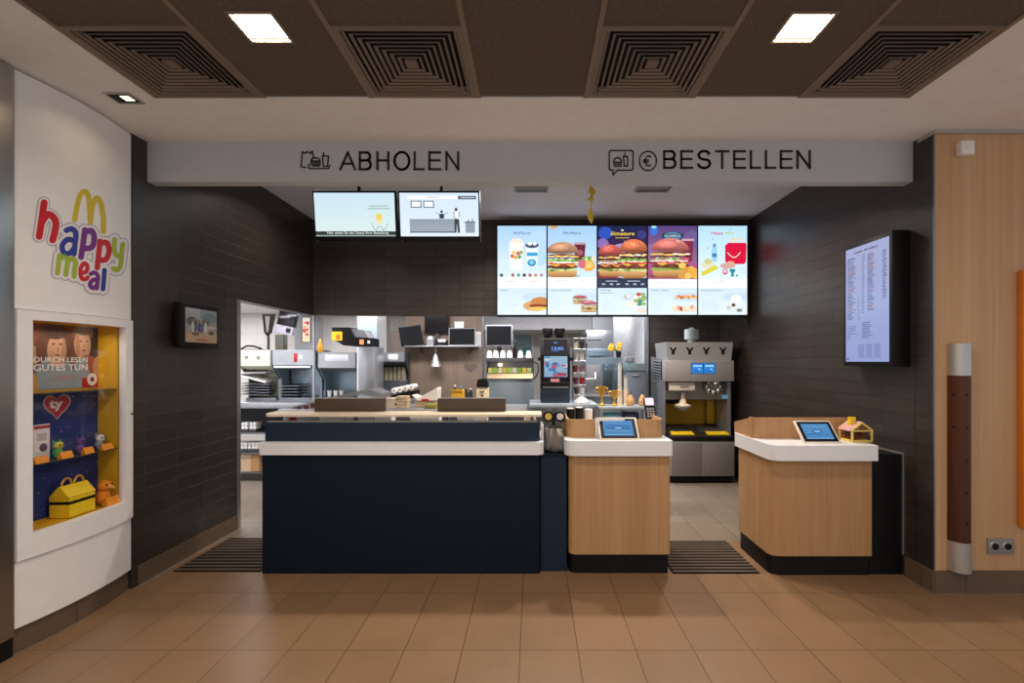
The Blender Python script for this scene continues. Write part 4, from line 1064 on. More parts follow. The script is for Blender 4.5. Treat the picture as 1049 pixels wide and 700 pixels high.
# ---- order counters
def order_counter(label, body, plin, splash, zt, zsp):
    t = thing('order_counter', label, 'counter', (sum(p[0] for p in body) / len(body), 3.7, 0), group='oak order counters')
    MB().prism(body, .14, zt - .105).build('body', oak, t, 60)
    MB().prism(plin, 0, .14).build('plinth', plinth_m, t, 60)
    sb = MB().prism(ribbon(splash, .02), zt, zsp)
    if zt < .93: sb.prism([(3.67, zt), (3.67, zsp), (3.97, zt + .085), (3.97, zt)], splash[0][0] - .01, splash[0][0] + .01, 'yz')
    sb = sb.build('splashback', oak, None, 40)
    tag(sb, 'low oak splashback on the ' + ('middle' if zt > .93 else 'right') + ' order counter', 'splashback', 'oak splashbacks')
    return t
o1 = dict(zt=.944)
bx0, bx1 = PX(583, 3.43), PX(686.5, 3.43)
oc = order_counter('oak fronted order counter in the middle, next to the navy pick-up counter',
    rrect(bx0, bx1, 3.43, 3.98, (.05, .012, 0, 0), 8), rrect(bx0 + .006, bx1 - .008, 3.45, 3.97, (.05, .012, 0, 0), 8),
    [(bx0, 3.97)] + [tuple(q) for q in rpoly([(bx0, 3.97), (bx0, 3.56), (PX(678.5, 3.56), 3.56), (PX(678.5, 3.56), 3.97)], (0, .06, .05, 0), 8)[1:-1]] + [(PX(678.5, 3.56), 3.97)], .944, 1.074)
w_ = thing('worktop', 'white rounded worktop on the middle oak order counter', 'worktop', (.6, 3.7, .839))
MB().prism(rrect(PX(579, 3.39), PX(690, 3.39), 3.39, 4.0, (.07, .025, 0, 0), 8), .839, .944).build('slab', white_top, w_, 60)
B2 = [(1.655, 3.40), (2.36, 3.40), (2.36, 4.18), (1.87, 4.18), (1.655, 3.94)]
order_counter('oak fronted order counter on the right with its left flank visible, beside the dark wall',
    rpoly(B2, (.07, 0, 0, .03, .03), 8), rpoly([(1.665, 3.42), (2.355, 3.42), (2.355, 4.17), (1.88, 4.17), (1.665, 3.93)], (.07, 0, 0, .03, .03), 8),
    [(1.648, 3.71), (1.649, 3.70), (1.655, 3.676), (1.67, 3.662), (1.70, 3.66), (2.355, 3.66)], .922, 1.075)
w_ = thing('worktop', 'white rounded worktop on the right oak order counter', 'worktop', (2.0, 3.75, .817))
MB().prism(rpoly([(1.627, 3.33), (2.36, 3.33), (2.36, 4.2), (1.856, 4.2), (1.627, 3.95)], (.09, .01, 0, .04, .03), 8), .817, .922).build('slab', white_top, w_, 60)
fi = thing('filler_cabinet', 'black filler cabinet between the right oak counter and the wall', 'cabinet', (2.48, 3.8, 0))
MB().box(2.365, 2.588, 3.43, 4.17, 0, .845).build('body', black, fi)
MB().box(2.582, 2.597, 3.425, 4.17, .846, .853).build('edge_trim', alu, fi)
struct(MB().box(2.590, 2.599, 3.418, 3.428, .14, .853), 'trim_8', alu)

def tablet(label, px, d, zt, pxw, back):
    w = pxw * d / F; x = PX(px, d)
    t = thing('tablet', label, 'tablet', (x, d, zt), group='order tablets on the counters')
    L = math.hypot(back, back * 1.02); a = math.radians(45)
    R = Matrix.Translation((x, d, zt + .004)) @ Matrix.Rotation(a, 4, 'X')   # local: x across, y up the face, z out of the face
    L = .20
    m = MB(); m.box(-w / 2, w / 2, 0, L, -.014, 0, .006); m.xf(R); m.build('frame', pm('ivory_frame', 'efe5d6', .45), t)
    m = MB(); m.box(-w / 2 + .014, w / 2 - .014, .013, L - .013, -.001, .0018); m.xf(R); bz = m.build('bezel', black_m, t)
    P = Pic(R @ Vector((-w / 2 + .036, .034, .0018)), R.to_3x3() @ Vector((w - .072, 0, 0)), R.to_3x3() @ Vector((0, L - .068, 0)))
    P.rect(0, 0, 1, 1, '4f93d0', '5aa0de'); rr = random.Random(int(px))
    for k in range(10): P.rect(.08, .12 + .075 * k, .08 + rr.uniform(.4, .84), .155 + .075 * k, rr.choice(['3a78b8', '83bbe8', '2f6aa8', '6aa9dc']))
    P.ell(.5, .5, .2, .14, '3a7cc0'); P.ell(.5, .5, .12, .08, '8cc4ee'); P.rect(.03, .02, .97, .08, '8cc4f0')
    P.obj('display', screen_dim, t)
    m = MB(); m.prism([(d + .02, zt), (d + .15, zt), (d + .15, zt + .012), (d + .135, zt + .118), (d + .125, zt + .118)], x - .07, x + .07, 'yz'); m.build('stand', white_p, t)
    return t
tablet('tablet with blue screen on the middle oak counter', 635, 3.42, .944, 41.5, .14)
tablet('tablet with blue screen on the right oak counter beside the toy house', 843, 3.41, .922, 39, .15)
t = tag(MB().box(PX(610, 3.53), PX(640, 3.53), 3.535, 3.545, .944, 1.088, .002).build('sign_card', white_p), 'blank white card standing behind the tablet on the middle counter', 'card')

# ---- toy house collecting box
hx0, hx1, hy0, hy1, hz = PX(873, 3.46), PX(893, 3.46), 3.46, 3.60, .922
t = thing('collection_house', 'yellow toy house collecting box with pink roof on the right counter', 'collecting box', ((hx0 + hx1) / 2, 3.53, hz))
MB().box(hx0 - .004, hx1 + .004, hy0 - .004, hy1 + .004, hz, hz + .014, .002).build('base', yellow_l, t)
pf = MB(); e = .0055; ze = hz + .082; za = hz + .138; xm = (hx0 + hx1) / 2
for x in (hx0, hx1):
    for y in (hy0, hy1): pf.box(x - e, x + e, y - e, y + e, hz + .014, ze)
for y in (hy0, hy1):
    pf.prism([(hx0 - .008, ze - .006), (hx0 - .008, ze + .006), (xm, za + .008), (hx1 + .008, ze + .006), (hx1 + .008, ze - .006), (xm, za - .006)], y - e, y + e, 'xz')
    pf.box(hx0, hx1, y - e * .8, y + e * .8, ze - .004, ze + .004)
for x in (hx0, hx1): pf.box(x - e * .8, x + e * .8, hy0, hy1, ze - .004, ze + .004)
pf.build('wall_frame', yellow_l, t)
rf = MB()
for s, x in ((-1, hx0 - .014), (1, hx1 + .014)):
    rf.slab((x, hy0 + .007, ze - .004), (x, hy1 - .007, ze - .004), (xm, hy1 - .007, za + .004), (xm, hy0 + .007, za + .004), (s * .5, 0, 1), .004)
rf.build('roof', pink_r, t)
MB().box(xm - .045, xm - .010, hy0 + .05, hy0 + .085, za - .03, za + .035).build('chimney', yellow, t)
cn = MB(); rr = random.Random(2)
for k in range(46):
    x, y, z = rr.uniform(hx0 + .014, hx1 - .014), rr.uniform(hy0 + .014, hy1 - .014), hz + .018 + rr.uniform(0, .045)
    cn.cyl((x, y, z), (x + rr.uniform(-.003, .003), y + rr.uniform(-.003, .003), z + .003), .0105, seg=10)
cn.build('coins', pm('copper_coins', '8a4a32', .35, .6), t)['kind'] = 'stuff'
lk = MB(); lk.box(hx1 + .012, hx1 + .034, hy0 + .03, hy0 + .045, hz + .016, hz + .045, .004); lk.build('padlock', black_m, t)
sh = MB(); sh.tube([(hx1 + .016, hy0 + .037, hz + .044), (hx1 + .016, hy0 + .037, hz + .058), (hx1 + .023, hy0 + .037, hz + .064), (hx1 + .030, hy0 + .037, hz + .058), (hx1 + .030, hy0 + .037, hz + .044)], .0025, 6)
sh.box(hx1 + .005, hx1 + .018, hy0 + .034, hy0 + .040, hz + .05, hz + .056); sh.build('shackle', alu, t)

# ---- floor mats
for x0, x1, y0, y1, lab in ((-2.56, -1.935, 3.47, 4.12, 'striped entrance mat on the floor left of the navy counter'), (.985, 1.60, 3.44, 4.05, 'striped entrance mat on the floor between the two oak counters')):
    t = thing('floor_mat', lab, 'mat', ((x0 + x1) / 2, (y0 + y1) / 2, 0), group='striped entrance mats')
    MB().box(x0, x1, y0, y1, .0, .006).build('base', rubber, t)
    s_ = MB(); n = 11
    for i in range(n):
        y = y0 + .012 + i * (y1 - y0 - .024) / n; s_.box(x0 + .008, x1 - .008, y, y + (y1 - y0 - .024) / n * .45, .006, .010)
    s_.build('strips', matstrip, t)

# ---- behind the middle order counter: black cups, card terminal
for px, py, m_, lab in ((584.5, 423, black_m, 'black round cup tub at the left behind the middle counter splashback'), (593.5, 422, black_m, 'black round cup tub in the middle behind the splashback'), (602.8, 424, paper, 'white round cup tub behind the middle counter splashback')):
    x = PX(px, 3.8); h = PZ(py - 4, 3.8) - .944
    t = thing('cup_tub', lab, 'tub', (x, 3.8, .944), group='round tubs behind the splashback')
    MB().lathe([(0, 0), (.03, 0), (.031, h * .9), (.033, h), (.029, h), (.028, .02), (0, .015)], (x, 3.8, .944)).build('tub', m_, t)
    MB().lathe([(0, h * .97), (.028, h * .97), (.028, h + .006), (0, h + .01)], (x, 3.8, .944)).build('cups', white_p, t)
d = 3.85; x = PX(667, d)
t = thing('card_terminal', 'card payment terminal on a stand behind the middle oak counter', 'card terminal', (x, d, .944))
MB().lathe([(0, 0), (.04, 0), (.04, .008), (.012, .014), (.011, .10), (0, .10)], (x, d, .944), 20).build('stand', grey_d, t)
R = Matrix.Translation((x, d - .02, 1.045)) @ Matrix.Rotation(math.radians(58), 4, 'X')
m = MB(); m.box(-.042, .042, 0, .20, -.03, 0, .012); m.xf(R); m.build('body', black_m, t)
m = MB(); m.box(-.034, .034, .12, .185, 0, .003); m.xf(R); m.build('screen', pm('terminal_screen', 'd9d0e6', .2, emit=.5), t)
m = MB()
for i in range(3):
    for j in range(4): m.box(-.03 + .022 * i, -.014 + .022 * i, .015 + .022 * j, .030 + .022 * j, 0, .003)
m.xf(R); m.build('keypad', grey_p, t)
# ================================================================== kitchen behind
def mbox(name, label, cat, x0, y0, x1, y1, d, depth, mat, parts=(), bev=.006, group=None, zbot=None):
    """a box-bodied appliance: body plus raised fittings given in photo pixels on its front"""
    zb = PZ(y1, d) if zbot is None else zbot
    t = thing(name, label, cat, (PX((x0 + x1) / 2, d), d + depth / 2, zb), group=group)
    MB().box(PX(x0, d), PX(x1, d), d, d + depth, zb, PZ(y0, d), bev).build('body', mat, t)
    for nm, a, b_, c, e, th, m_ in parts:
        MB().box(PX(a, d), PX(c, d), d - th, d + .004, PZ(e, d), PZ(b_, d), .002).build(nm, m_, t)
    return t
# --- long steel prep table at the left, its shelves seen through the side opening
TT = .984
t = thing('prep_table', 'long steel prep table with shelves in the kitchen behind the left opening', 'table', (-3.1, 6.5, 0))
tx0, tx1 = -4.4, -2.06
MB().box(tx0, tx1, 6.05, 6.85, TT - .075, TT, .008).build('top', steel_l, t)
for x in (tx0 + .04, -2.95, tx1 - .04):
    for y in (6.10, 6.80): MB().box(x - .02, x + .02, y - .02, y + .02, 0, TT - .075).build('leg', steel, t)
for z in (.61, .36, .12): MB().box(tx0 + .02, tx1 - .02, 6.07, 6.83, z - .02, z).build('shelf', steel_d, t)
MB().box(tx0 + .02, tx1 - .02, 6.78, 6.83, .61, TT - .08).build('back_panel', grey_d, t)
for i, (px, z, lab) in enumerate(((250, .61, 'white carton at the left of the upper shelf under the prep table'), (258.5, .61, 'white carton at the right of the upper shelf under the prep table'),
                              (249.5, .36, 'white carton at the left of the middle shelf under the prep table'), (257, .36, 'middle white carton on the middle shelf under the prep table'), (264, .36, 'white carton at the right of the middle shelf under the prep table'))):
    x = PX(px, 6.12)
    t = thing('cup_carton', lab, 'carton', (x, 6.2, z), group='white cup cartons under the prep table')
    MB().box(x - .045, x + .045, 6.12, 6.27, z, z + .03, .002).build('tray', grey_d, t)
    c_ = MB()
    for k in (-1, 1):
        for q in (0, 1): c_.box(x + k * .021 - .018, x + k * .021 + .018, 6.125, 6.26, z + .032 + q * .045, z + .072 + q * .045, .006)
    c_.build('cups', white_p, t)
t = thing('cardboard_box', 'open brown cardboard box on the lowest shelf under the prep table', 'box', (PX(255, 6.1), 6.2, .12))
bxx = MB(); x0, x1 = PX(245, 6.1), PX(266, 6.1)
bxx.box(x0, x1, 6.10, 6.40, .12, .33); bxx.build('box', card_p, t)
MB().box(x1 - .11, x1 + .001, 6.095, 6.1, .125, .33).build('side_flap', card, t)
MB().box(x0, x1, 6.11, 6.39, .33, .336).build('lid_flap', card, t)

def station(name, label, x0, x1, yt, yb, d, mat, cheek, parts=(), inner=None, zt_=TT, depth=.5):
    t = thing(name, label, 'food station', (PX((x0 + x1) / 2, d), d + depth / 2, zt_))
    X0, X1 = PX(x0, d), PX(x1, d); z1, z0 = PZ(yt, d), PZ(yb, d)
    MB().prism([(d, z0), (d, z1), (d + depth, z1), (d + depth, z0 - .06), (d + .2, z0 - .06)], X0 + .012, X1 - .012, 'yz').build('canopy', mat, t)
    for xx in (X0, X1 - .012):
        MB().prism([(d + .012, z0 + .01), (d + .012, z1 - .004), (d + depth, z1 - .004), (d + depth, zt_), (d + .22, zt_), (d + .22, z0 - .18)], xx, xx + .012, 'yz').build('side_panel', cheek, t)
    MB().box(X0 + .012, X1 - .012, d + depth - .02, d + depth, zt_, z0 - .06).build('back_panel', inner or cheek, t)
    MB().box(X0 + .012, X1 - .012, d + .15, d + depth - .02, zt_, zt_ + .03, .004).build('shelf', steel_d, t)
    for nm, a, b_, c, e, th, m_ in parts:
        MB().box(PX(a, d), PX(c, d), d - th, d + .003, PZ(e, d), PZ(b_, d), .002).build(nm, m_, t)
    return t
cream_s = pm('cream_enamel', 'd6d2bc', .4)
A = station('toaster_station', 'cream enamel food station with two knobs at the far left of the kitchen', 244, 277.5, 358.5, 375, 6.3, cream_s, steel_l, inner=pm('warm_steel', 'c9c8b0', .35, .5))
for px in (252.5, 264.5): MB().cyl((PX(px, 6.3), 6.28, PZ(366, 6.3)), (PX(px, 6.3), 6.305, PZ(366, 6.3)), .018, .02, 16).build('knob', grey_p, A)
tb = MB()
for k in range(2):
    tb.slab((PX(247, 6.5), 6.42, 1.33 - .02 * k), (PX(275, 6.5), 6.42, 1.34 - .13 * k), (PX(275, 6.5), 6.7, 1.35 - .13 * k), (PX(247, 6.5), 6.7, 1.34 - .02 * k), (0, 0, 1), .02)
tb.build('bright_rail', white_p, A)
for k in range(5):
    MB().slab((PX(246, 6.4), 6.40, 1.06 + .035 * k), (PX(276, 6.4), 6.40, 1.045 + .035 * k), (PX(276, 6.5), 6.7, 1.06 + .035 * k), (PX(246, 6.5), 6.7, 1.07 + .035 * k), (0, 0, 1), .008).build('rack_tray', steel_d, A)
st2 = station('holding_station', 'steel holding station with small red mark behind the left opening', 278.5, 322, 358.5, 374, 6.3, steel_l, steel_b, (('red_mark', 301, 362, 304.5, 371, .003, red), ('white_mark', 306, 364, 310, 368, .003, paper), ('ledge', 281, 375, 318, 377, .02, white_p)), inner=steel_b)
for k in range(4): MB().slab((PX(283, 6.4), 6.46, 1.045 + .04 * k), (PX(303, 6.4), 6.46, 1.045 + .04 * k), (PX(303, 6.4), 6.74, 1.06 + .04 * k), (PX(283, 6.4), 6.74, 1.06 + .04 * k), (0, 0, 1), .008).build('rack_tray', steel_d, st2)
MB().tube([(PX(294, 6.5), 6.6, 1.2), (PX(295, 6.5), 6.55, 1.38)], .012).build('lever', black_m, st2)
station('holding_station', 'steel holding station with white label right of the left wall corner', 325, 364.5, 361, 377, 6.35, steel_l, steel_b, (('label', 333, 363.5, 356.5, 370, .003, pm('label_white', 'dfe0ea', .5)),), inner=steel_b)
for i, px in enumerate((331, 337.5, 344, 350)):
    x = PX(px, 6.6)
    t = thing('paper_cup', ['first', 'second', 'third', 'fourth'][i] + ' small white cup from the left under the labelled holding station', 'cup', (x, 6.6, TT + .03), group='cups under the labelled station')
    MB().lathe([(0, 0), (.022, 0), (.03, .085), (.032, .088), (.029, .088), (.02, .01), (0, .008)], (x, 6.6, TT + .031), 16).build('cup', white_p, t)
    MB().lathe([(.0, .084), (.027, .084), (.027, .09), (0, .092)], (x, 6.6, TT + .031), 16).build('lid', grey_d, t)
# things on the canopies
t = thing('frying_tray', 'flat black tray lying on the cream enamel food station', 'tray', (PX(256, 6.4), 6.5, PZ(358.5, 6.3)))
z = PZ(358.5, 6.3)
MB().box(PX(245.5, 6.4), PX(268, 6.4), 6.36, 6.6, z, z + .012, .004).build('plate', black_m, t)
MB().tube([(PX(246, 6.4), 6.42, z + .014), (PX(252, 6.4), 6.42, z + .055), (PX(259, 6.4), 6.42, z + .05), (PX(267, 6.4), 6.42, z + .018)], .012).build('handle', black_m, t)
t = thing('kitchen_monitor', 'tilted black kitchen monitor on a dark stand behind the left opening', 'monitor', (PX(287, 6.6), 6.62, z))
MB().box(PX(282.5, 6.6), PX(291, 6.6), 6.58, 6.70, z, PZ(343, 6.6), .004).build('stand', pm('olive_grey_box', '5c5a4e', .6), t)
Rm = Matrix.Translation((PX(291, 6.55), 6.55, PZ(342.5, 6.55))) @ Matrix.Rotation(math.radians(12), 4, 'Y')
m = MB(); m.box(-.13, .11, -.01, .05, 0, .115, .006); m.xf(Rm); m.build('lower_casing', pm('lilac_grey_plastic', 'b9b5c0', .5), t)
m = MB(); m.box(-.12, .12, -.012, .05, .115, .30, .004); m.xf(Rm); m.build('screen', scr_black, t)
m = MB(); m.box(.02, .08, -.016, -.008, .03, .09, .004); m.xf(Rm); m.build('speaker', black_m, t)
t = thing('kitchen_monitor', 'edge-on black kitchen monitor left of the tilted one', 'monitor', (PX(274, 6.6), 6.62, z))
m = MB(); m.prism([(PX(268.5, 6.6), PZ(322, 6.6)), (PX(281, 6.6), PZ(322, 6.6)), (PX(277, 6.6), PZ(341, 6.6)), (PX(273, 6.6), PZ(344, 6.6)), (PX(270.5, 6.6), PZ(341, 6.6))], 6.6, 6.64, 'xz'); m.build('casing', black_m, t)
MB().prism([(PX(271.5, 6.59), PZ(324, 6.59)), (PX(276.5, 6.59), PZ(324, 6.59)), (PX(275, 6.59), PZ(339, 6.59)), (PX(273, 6.59), PZ(341, 6.59))], 6.59, 6.602, 'xz').build('inner_panel', pm('warm_grey_panel', 'a09088', .5), t)
MB().box(PX(274, 6.63) - .012, PX(274, 6.63) + .012, 6.64, 6.67, z, PZ(330, 6.63)).build('arm', grey_d, t)
t = thing('food_poster', 'narrow glowing food picture on the grey column behind the left opening', 'poster', (PX(313.5, 8.58), 8.58, PZ(350, 8.58)))
MB().box(PX(309, 8.58), PX(318, 8.58), 8.575, 8.599, PZ(351, 8.58), PZ(325, 8.58)).build('frame', grey_d, t)
P = Pic((PX(309.6, 8.57), 8.575, PZ(350.4, 8.575)), (PX(317.4, 8.57) - PX(309.6, 8.57), 0, 0), (0, 0, PZ(325.6, 8.575) - PZ(350.4, 8.575)))
P.rect(0, 0, 1, 1, 'f4d9b0', 'd8d0cc'); rr = random.Random(9)
for k in range(16): P.ell(rr.uniform(.2, .8), rr.uniform(.3, .8), .2, .06, rr.choice(['d85a3a', 'f0e0c8', 'e8904a', 'c83a30', 'fff0e0']))
P.obj('display', screen_m, t)
t = thing('sauce_bottle', 'amber sauce bottle on top of the labelled holding station', 'bottle', (PX(328, 6.35), 6.35, PZ(361, 6.35)))
MB().lathe([(0, 0), (.034, 0), (.038, .01), (.038, .085), (.02, .12), (.016, .125), (0, .125)], (PX(328, 6.35), 6.35, PZ(361, 6.35)), 18).build('bottle', amber, t)
MB().lathe([(0, .125), (.018, .125), (.016, .15), (.006, .175), (0, .176)], (PX(328, 6.35), 6.35, PZ(361, 6.35)), 14).build('cap', gold, t)
# tall steel cabinet and the black terminal on it
fz = PZ(355.5, 6.36)
mbox('steel_cabinet', 'tall steel cabinet with pale edge under the black kitchen terminal', 'cabinet', 365.8, 355.5, 384, 420, 6.36, .38, steel_l, (('edge_strip', 365.8, 356, 367.5, 404, .006, white_p), ('door', 368.5, 358, 383, 404, .008, steel_l)), zbot=TT)
t = thing('kitchen_terminal', 'black kitchen terminal with yellow lit display on the steel cabinet', 'terminal', (PX(372, 6.45), 6.5, fz))
d = 6.37
MB().prism([(PX(a, d), PZ(b_, d)) for a, b_ in ((340, 335.5), (358, 335.5), (363.5, 346), (381, 346.5), (381, 355.4), (366, 355.4), (352, 354), (340, 347))], d, d + .3, 'xz').build('housing', black_m, t)
MB().prism([(PX(a, d), PZ(b_, d)) for a, b_ in ((358.5, 337), (372, 338), (377, 346), (363.5, 345.5))], d + .02, d + .28, 'xz').build('keypad', grey_p, t)
MB().box(PX(340.2, d), PX(350.5, d), d - .012, d + .002, PZ(349, d), PZ(340, d)).build('display', pm('terminal_yellow_light', 'f2b21e', .4, emit=.9), t)
MB().box(PX(345, d), PX(348.5, d), d - .015, d - .010, PZ(348, d), PZ(343, d)).build('warning_field', pm('terminal_red_light', 'e85a1e', .4, emit=.8), t)
MB().box(PX(368.5, d), PX(372.5, d), d - .008, d + .002, PZ(353, d), PZ(348, d)).build('lit_button', pm('button_light', 'f08a5a', .4, emit=.8), t)
MB().box(PX(376.5, d), PX(379, d), d - .006, d + .002, PZ(352, d), PZ(349, d)).build('key', paper, t)
# tray rack
t = station('tray_rack', 'steel rack of wrapped trays with small white label beside the wood partition', 385, 415, 361, 370.5, 6.88, steel_l, grey_d, (('label', 397.5, 363, 407.5, 368.5, .003, paper),), inner=grey_d, zt_=PZ(392, 6.88), depth=.28)
MB().box(PX(385, 6.88), PX(415, 6.88), 6.88, 7.16, 0, PZ(392, 6.88) - .002).build('base_cabinet', steel_d, t)
for k in range(6):
    MB().box(PX(387 + 4.4 * k, 6.9), PX(390.4 + 4.4 * k, 6.9), 7.02, 7.12, PZ(391, 6.9) + .012, PZ(376.5, 6.9), .004).build('wrapped_tray', pm('parchment_wrap', '8f8468', .6), t)
# low cabinet with roll dispensers
t = mbox('low_cabinet', 'low dark steel cabinet carrying the white roll holder', 'cabinet', 388, 408, 432, 470, 6.45, .4, steel_d, (('door', 389, 410, 409, 450, .01, steel_d), ('door', 411, 410, 431, 450, .01, steel_d)), zbot=0)
zc = PZ(408, 6.45)
t = thing('roll_holder', 'black stepped holder under four white rolls on the low cabinet', 'holder', (PX(412, 6.5), 6.6, zc))
MB().prism([(PX(400, 6.5), zc), (PX(426, 6.5), zc), (PX(426, 6.5), zc + .10), (PX(400, 6.5), zc + .03)], 6.5, 6.72, 'xz').build('body', black_m, t)
for k in range(4):
    x = PX(404.5 + 5.8 * k, 6.5); zz = zc + .045 + .016 * k + .052
    r = thing('paper_roll', ['lowest', 'second lowest', 'second highest', 'highest'][k] + ' white roll on the black stepped holder', 'roll', (x, 6.6, zz - .045), group='white rolls on the stepped holder')
    MB().cyl((x, 6.46, zz), (x, 6.70, zz), .038, .036, 18).build('roll', white_p, r)
    MB().cyl((x, 6.452, zz), (x, 6.462, zz), .014, .014, 12).build('core', card, r)
# monitors on the wood partition
zsh = PZ(354.5, 7.05)
t = thing('wall_shelf', 'narrow steel shelf on the wood partition under the monitors', 'shelf', (PX(452, 7.1), 7.1, zsh))
MB().box(PX(416, 7.05), PX(490, 7.05), 6.95, 7.198, zsh - .018, zsh, .003).build('board', steel_l, t)
MB().prism([(7.198, zsh - .018), (7.0, zsh - .018), (7.198, zsh - .12)], PX(430, 7.1), PX(430, 7.1) + .01, 'yz').build('bracket', steel_d, t)
MB().prism([(7.198, zsh - .018), (7.0, zsh - .018), (7.198, zsh - .12)], PX(480, 7.1), PX(480, 7.1) + .01, 'yz').build('bracket', steel_d, t)
MB().cyl((PX(446.5, 7.1), 7.08, zsh - .018), (PX(446.5, 7.1), 7.08, zsh - .17), .012).build('rod', steel_l, t)
MB().lathe([(0, 0), (.085, 0), (.08, .02), (.03, .16), (.012, .2), (0, .2)], (PX(446.5, 7.1), 7.08, zsh - .30), 20).build('funnel', alu, t)
def monitor(label, x0, y0, x1, y1, d, yaw, foot, frame=grey_p, roll=0):
    t = thing('kitchen_monitor', label, 'monitor', (PX((x0 + x1) / 2, d), d, foot), group='dark kitchen monitors')
    w, h = (x1 - x0) * d / F, (y1 - y0) * d / F
    R = Matrix.Translation((PX((x0 + x1) / 2, d), d, PZ(y1, d))) @ Matrix.Rotation(yaw, 4, 'Z') @ Matrix.Rotation(roll, 4, 'Y')
    m = MB(); m.box(-w / 2, w / 2, 0, .04, 0, h, .006); m.xf(R); m.build('casing', frame, t)
    m = MB(); m.box(-w / 2 + .014, w / 2 - .014, -.003, .003, .016, h - .014); m.xf(R); m.build('screen', scr_black, t)
    m = MB(); m.box(-.02, .02, .035, .065, .0, h * .6); m.xf(R); m.build('arm', grey_d, t)
    zt = PZ(y1, d)
    if zt - foot > .004: MB().box(PX((x0 + x1) / 2, d) - .03, PX((x0 + x1) / 2, d) + .03, d + .03, d + .06, foot, zt + .05).build('foot', grey_d, t)
    return t
monitor('leftmost dark monitor on the partition shelf, leaning', 411.5, 334, 434, 354, 7.0, .25, zsh, black_m, -.16)
monitor('upper dark monitor in the middle of the wood partition', 435, 323, 460, 341, 7.12, 0, zsh, black_m)
monitor('grey framed dark monitor at the right of the partition shelf', 459.5, 336, 487, 354.3, 7.0, 0, zsh)
for a, b_, c, e, mt, nm, lab in ((437, 346, 444, 354.5, grey_p, 'label_printer', 'small grey label printer between the monitors on the partition shelf'), (447, 349, 457.5, 354.5, black_m, 'receipt_printer', 'low black receipt printer between the monitors on the partition shelf')):
    t = thing(nm, lab, 'printer', (PX((a + c) / 2, 7.0), 7.05, zsh))
    z1 = PZ(b_, 7.0)
    MB().prism([(7.0, zsh), (7.0, z1 - .04), (7.04, z1), (7.11, z1), (7.11, zsh)], PX(a, 7.0), PX(c, 7.0), 'yz').build('body', mt, t)
    MB().box(PX(a, 7.0) + .02, PX(c, 7.0) - .02, 7.02, 7.04, z1 - .03, z1 + .02).build('paper_slip', paper, t)
t = tag(MB().box(PX(487, 7.15), PX(492.5, 7.15), 7.19, 7.198, PZ(356, 7.15), PZ(340, 7.15)).build('notice_sheet', paper), 'white sheet with a question mark on the right of the wood partition', 'notice')
mk = MB(); dd = text_mesh('?', 1, .02); mk.mesh('q', ([(PX(488.3, 7.15) + p[0] * .09, 7.188 - p[2] * .05, PZ(349, 7.15) + p[1] * .11) for p in dd[0]], dd[1])); mk.build('question_mark', ink, t)
for o in t.children: o.location = -t.location
t = thing('storage_box', 'white box on the grey monitor at the right of the partition', 'box', (PX(471, 7.1), 7.1, PZ(336, 7.0)))
MB().box(PX(466, 7.02), PX(475, 7.02), 7.005, 7.035, PZ(335.9, 7.0), PZ(330.5, 7.02), .003).build('box', white_p, t)
MB().box(PX(465.7, 7.02), PX(475.3, 7.02), 7.003, 7.037, PZ(331, 7.02), PZ(329.8, 7.02), .002).build('lid', paper, t)
struct(MB().cyl((PX(495, 6.9), 6.9, 0), (PX(495, 6.9), 6.9, 2.39), .012), 'trim_9', steel_d)

t = thing('wall_shadow_mark', 'painted grey heart shaped shadow low on the wood partition', 'painted shadow', (PX(482, 7.19), 7.195, PZ(382, 7.19)))
hp_ = [(16 * math.sin(a) ** 3, 13 * math.cos(a) - 5 * math.cos(2 * a) - 2 * math.cos(3 * a) - math.cos(4 * a)) for a in [2 * PI * k / 36 for k in range(36)]]
MB().prism([(PX(482, 7.19) + x_ * .0058, PZ(376.5, 7.19) + z_ * .0048) for x_, z_ in hp_], 7.192, 7.2, 'xz').build('sheet', pm('grey_painted_shadow', '66574c', .6), t)  # heart shaped shadow put in as a flat grey patch
# --- heated holding unit in the middle
d = 6.2; X0, X1 = PX(497.5, d), PX(547, d)
t = thing('food_warmer', 'steel food warmer with colourful label strip in the middle of the kitchen', 'food warmer', ((X0 + X1) / 2, 6.4, 0))
ztop = PZ(367, d)
MB().box(X0, X1, d + .06, d + .55, 0, PZ(388, d), .004).build('cabinet', steel_b, t)
MB().box(X0, X1, d, d + .5, PZ(371, d), ztop, .003).build('top_shelf', steel_d, t)
MB().box(X0 + .01, X1 - .01, d + .45, d + .5, PZ(388, d), PZ(371, d)).build('back_panel', steel_l, t)
for xx in (X0, X1 - .015): MB().box(xx, xx + .015, d + .05, d + .45, PZ(388, d), PZ(371, d)).build('side_panel', steel_d, t)
MB().slab((X0 + .016, d + .02, PZ(388, d)), (X1 - .016, d + .02, PZ(388, d)), (X1 - .016, d + .06, PZ(382.5, d)), (X0 + .016, d + .06, PZ(382.5, d)), (0, 1, 0), .02).build('rail', pm('bronzed_rail', 'a89478', .35, .7), t)
for k in range(9):
    c = ['d8d86a', '9ac85a', 'e8e4c0', 'd8c84a', 'a8d06a', 'e0e0d0', '7ab84a', 'e8d04a', 'b8d88a'][k]
    a = 500 + k * 5
    MB().box(PX(a, d), PX(a + 4.2, d), d + .045, d + .055, PZ(382.3, d), PZ(377, d)).build('label', pm('label_' + c, c, .5), t)
MB().ell((PX(512, d), d + .07, PZ(374, d)), (.03, .03, .02)).build('heat_lamp', warmlamp, t)
MB().tube([(X1 + .004, d + .1, PZ(371, d)), (X1 + .05, d + .1, PZ(373, d)), (X1 + .06, d + .1, PZ(380, d)), (X1 + .03, d + .1, PZ(386, d)), (X1 - .003, d + .1, PZ(389, d))], .009).build('cable', grey_d, t)
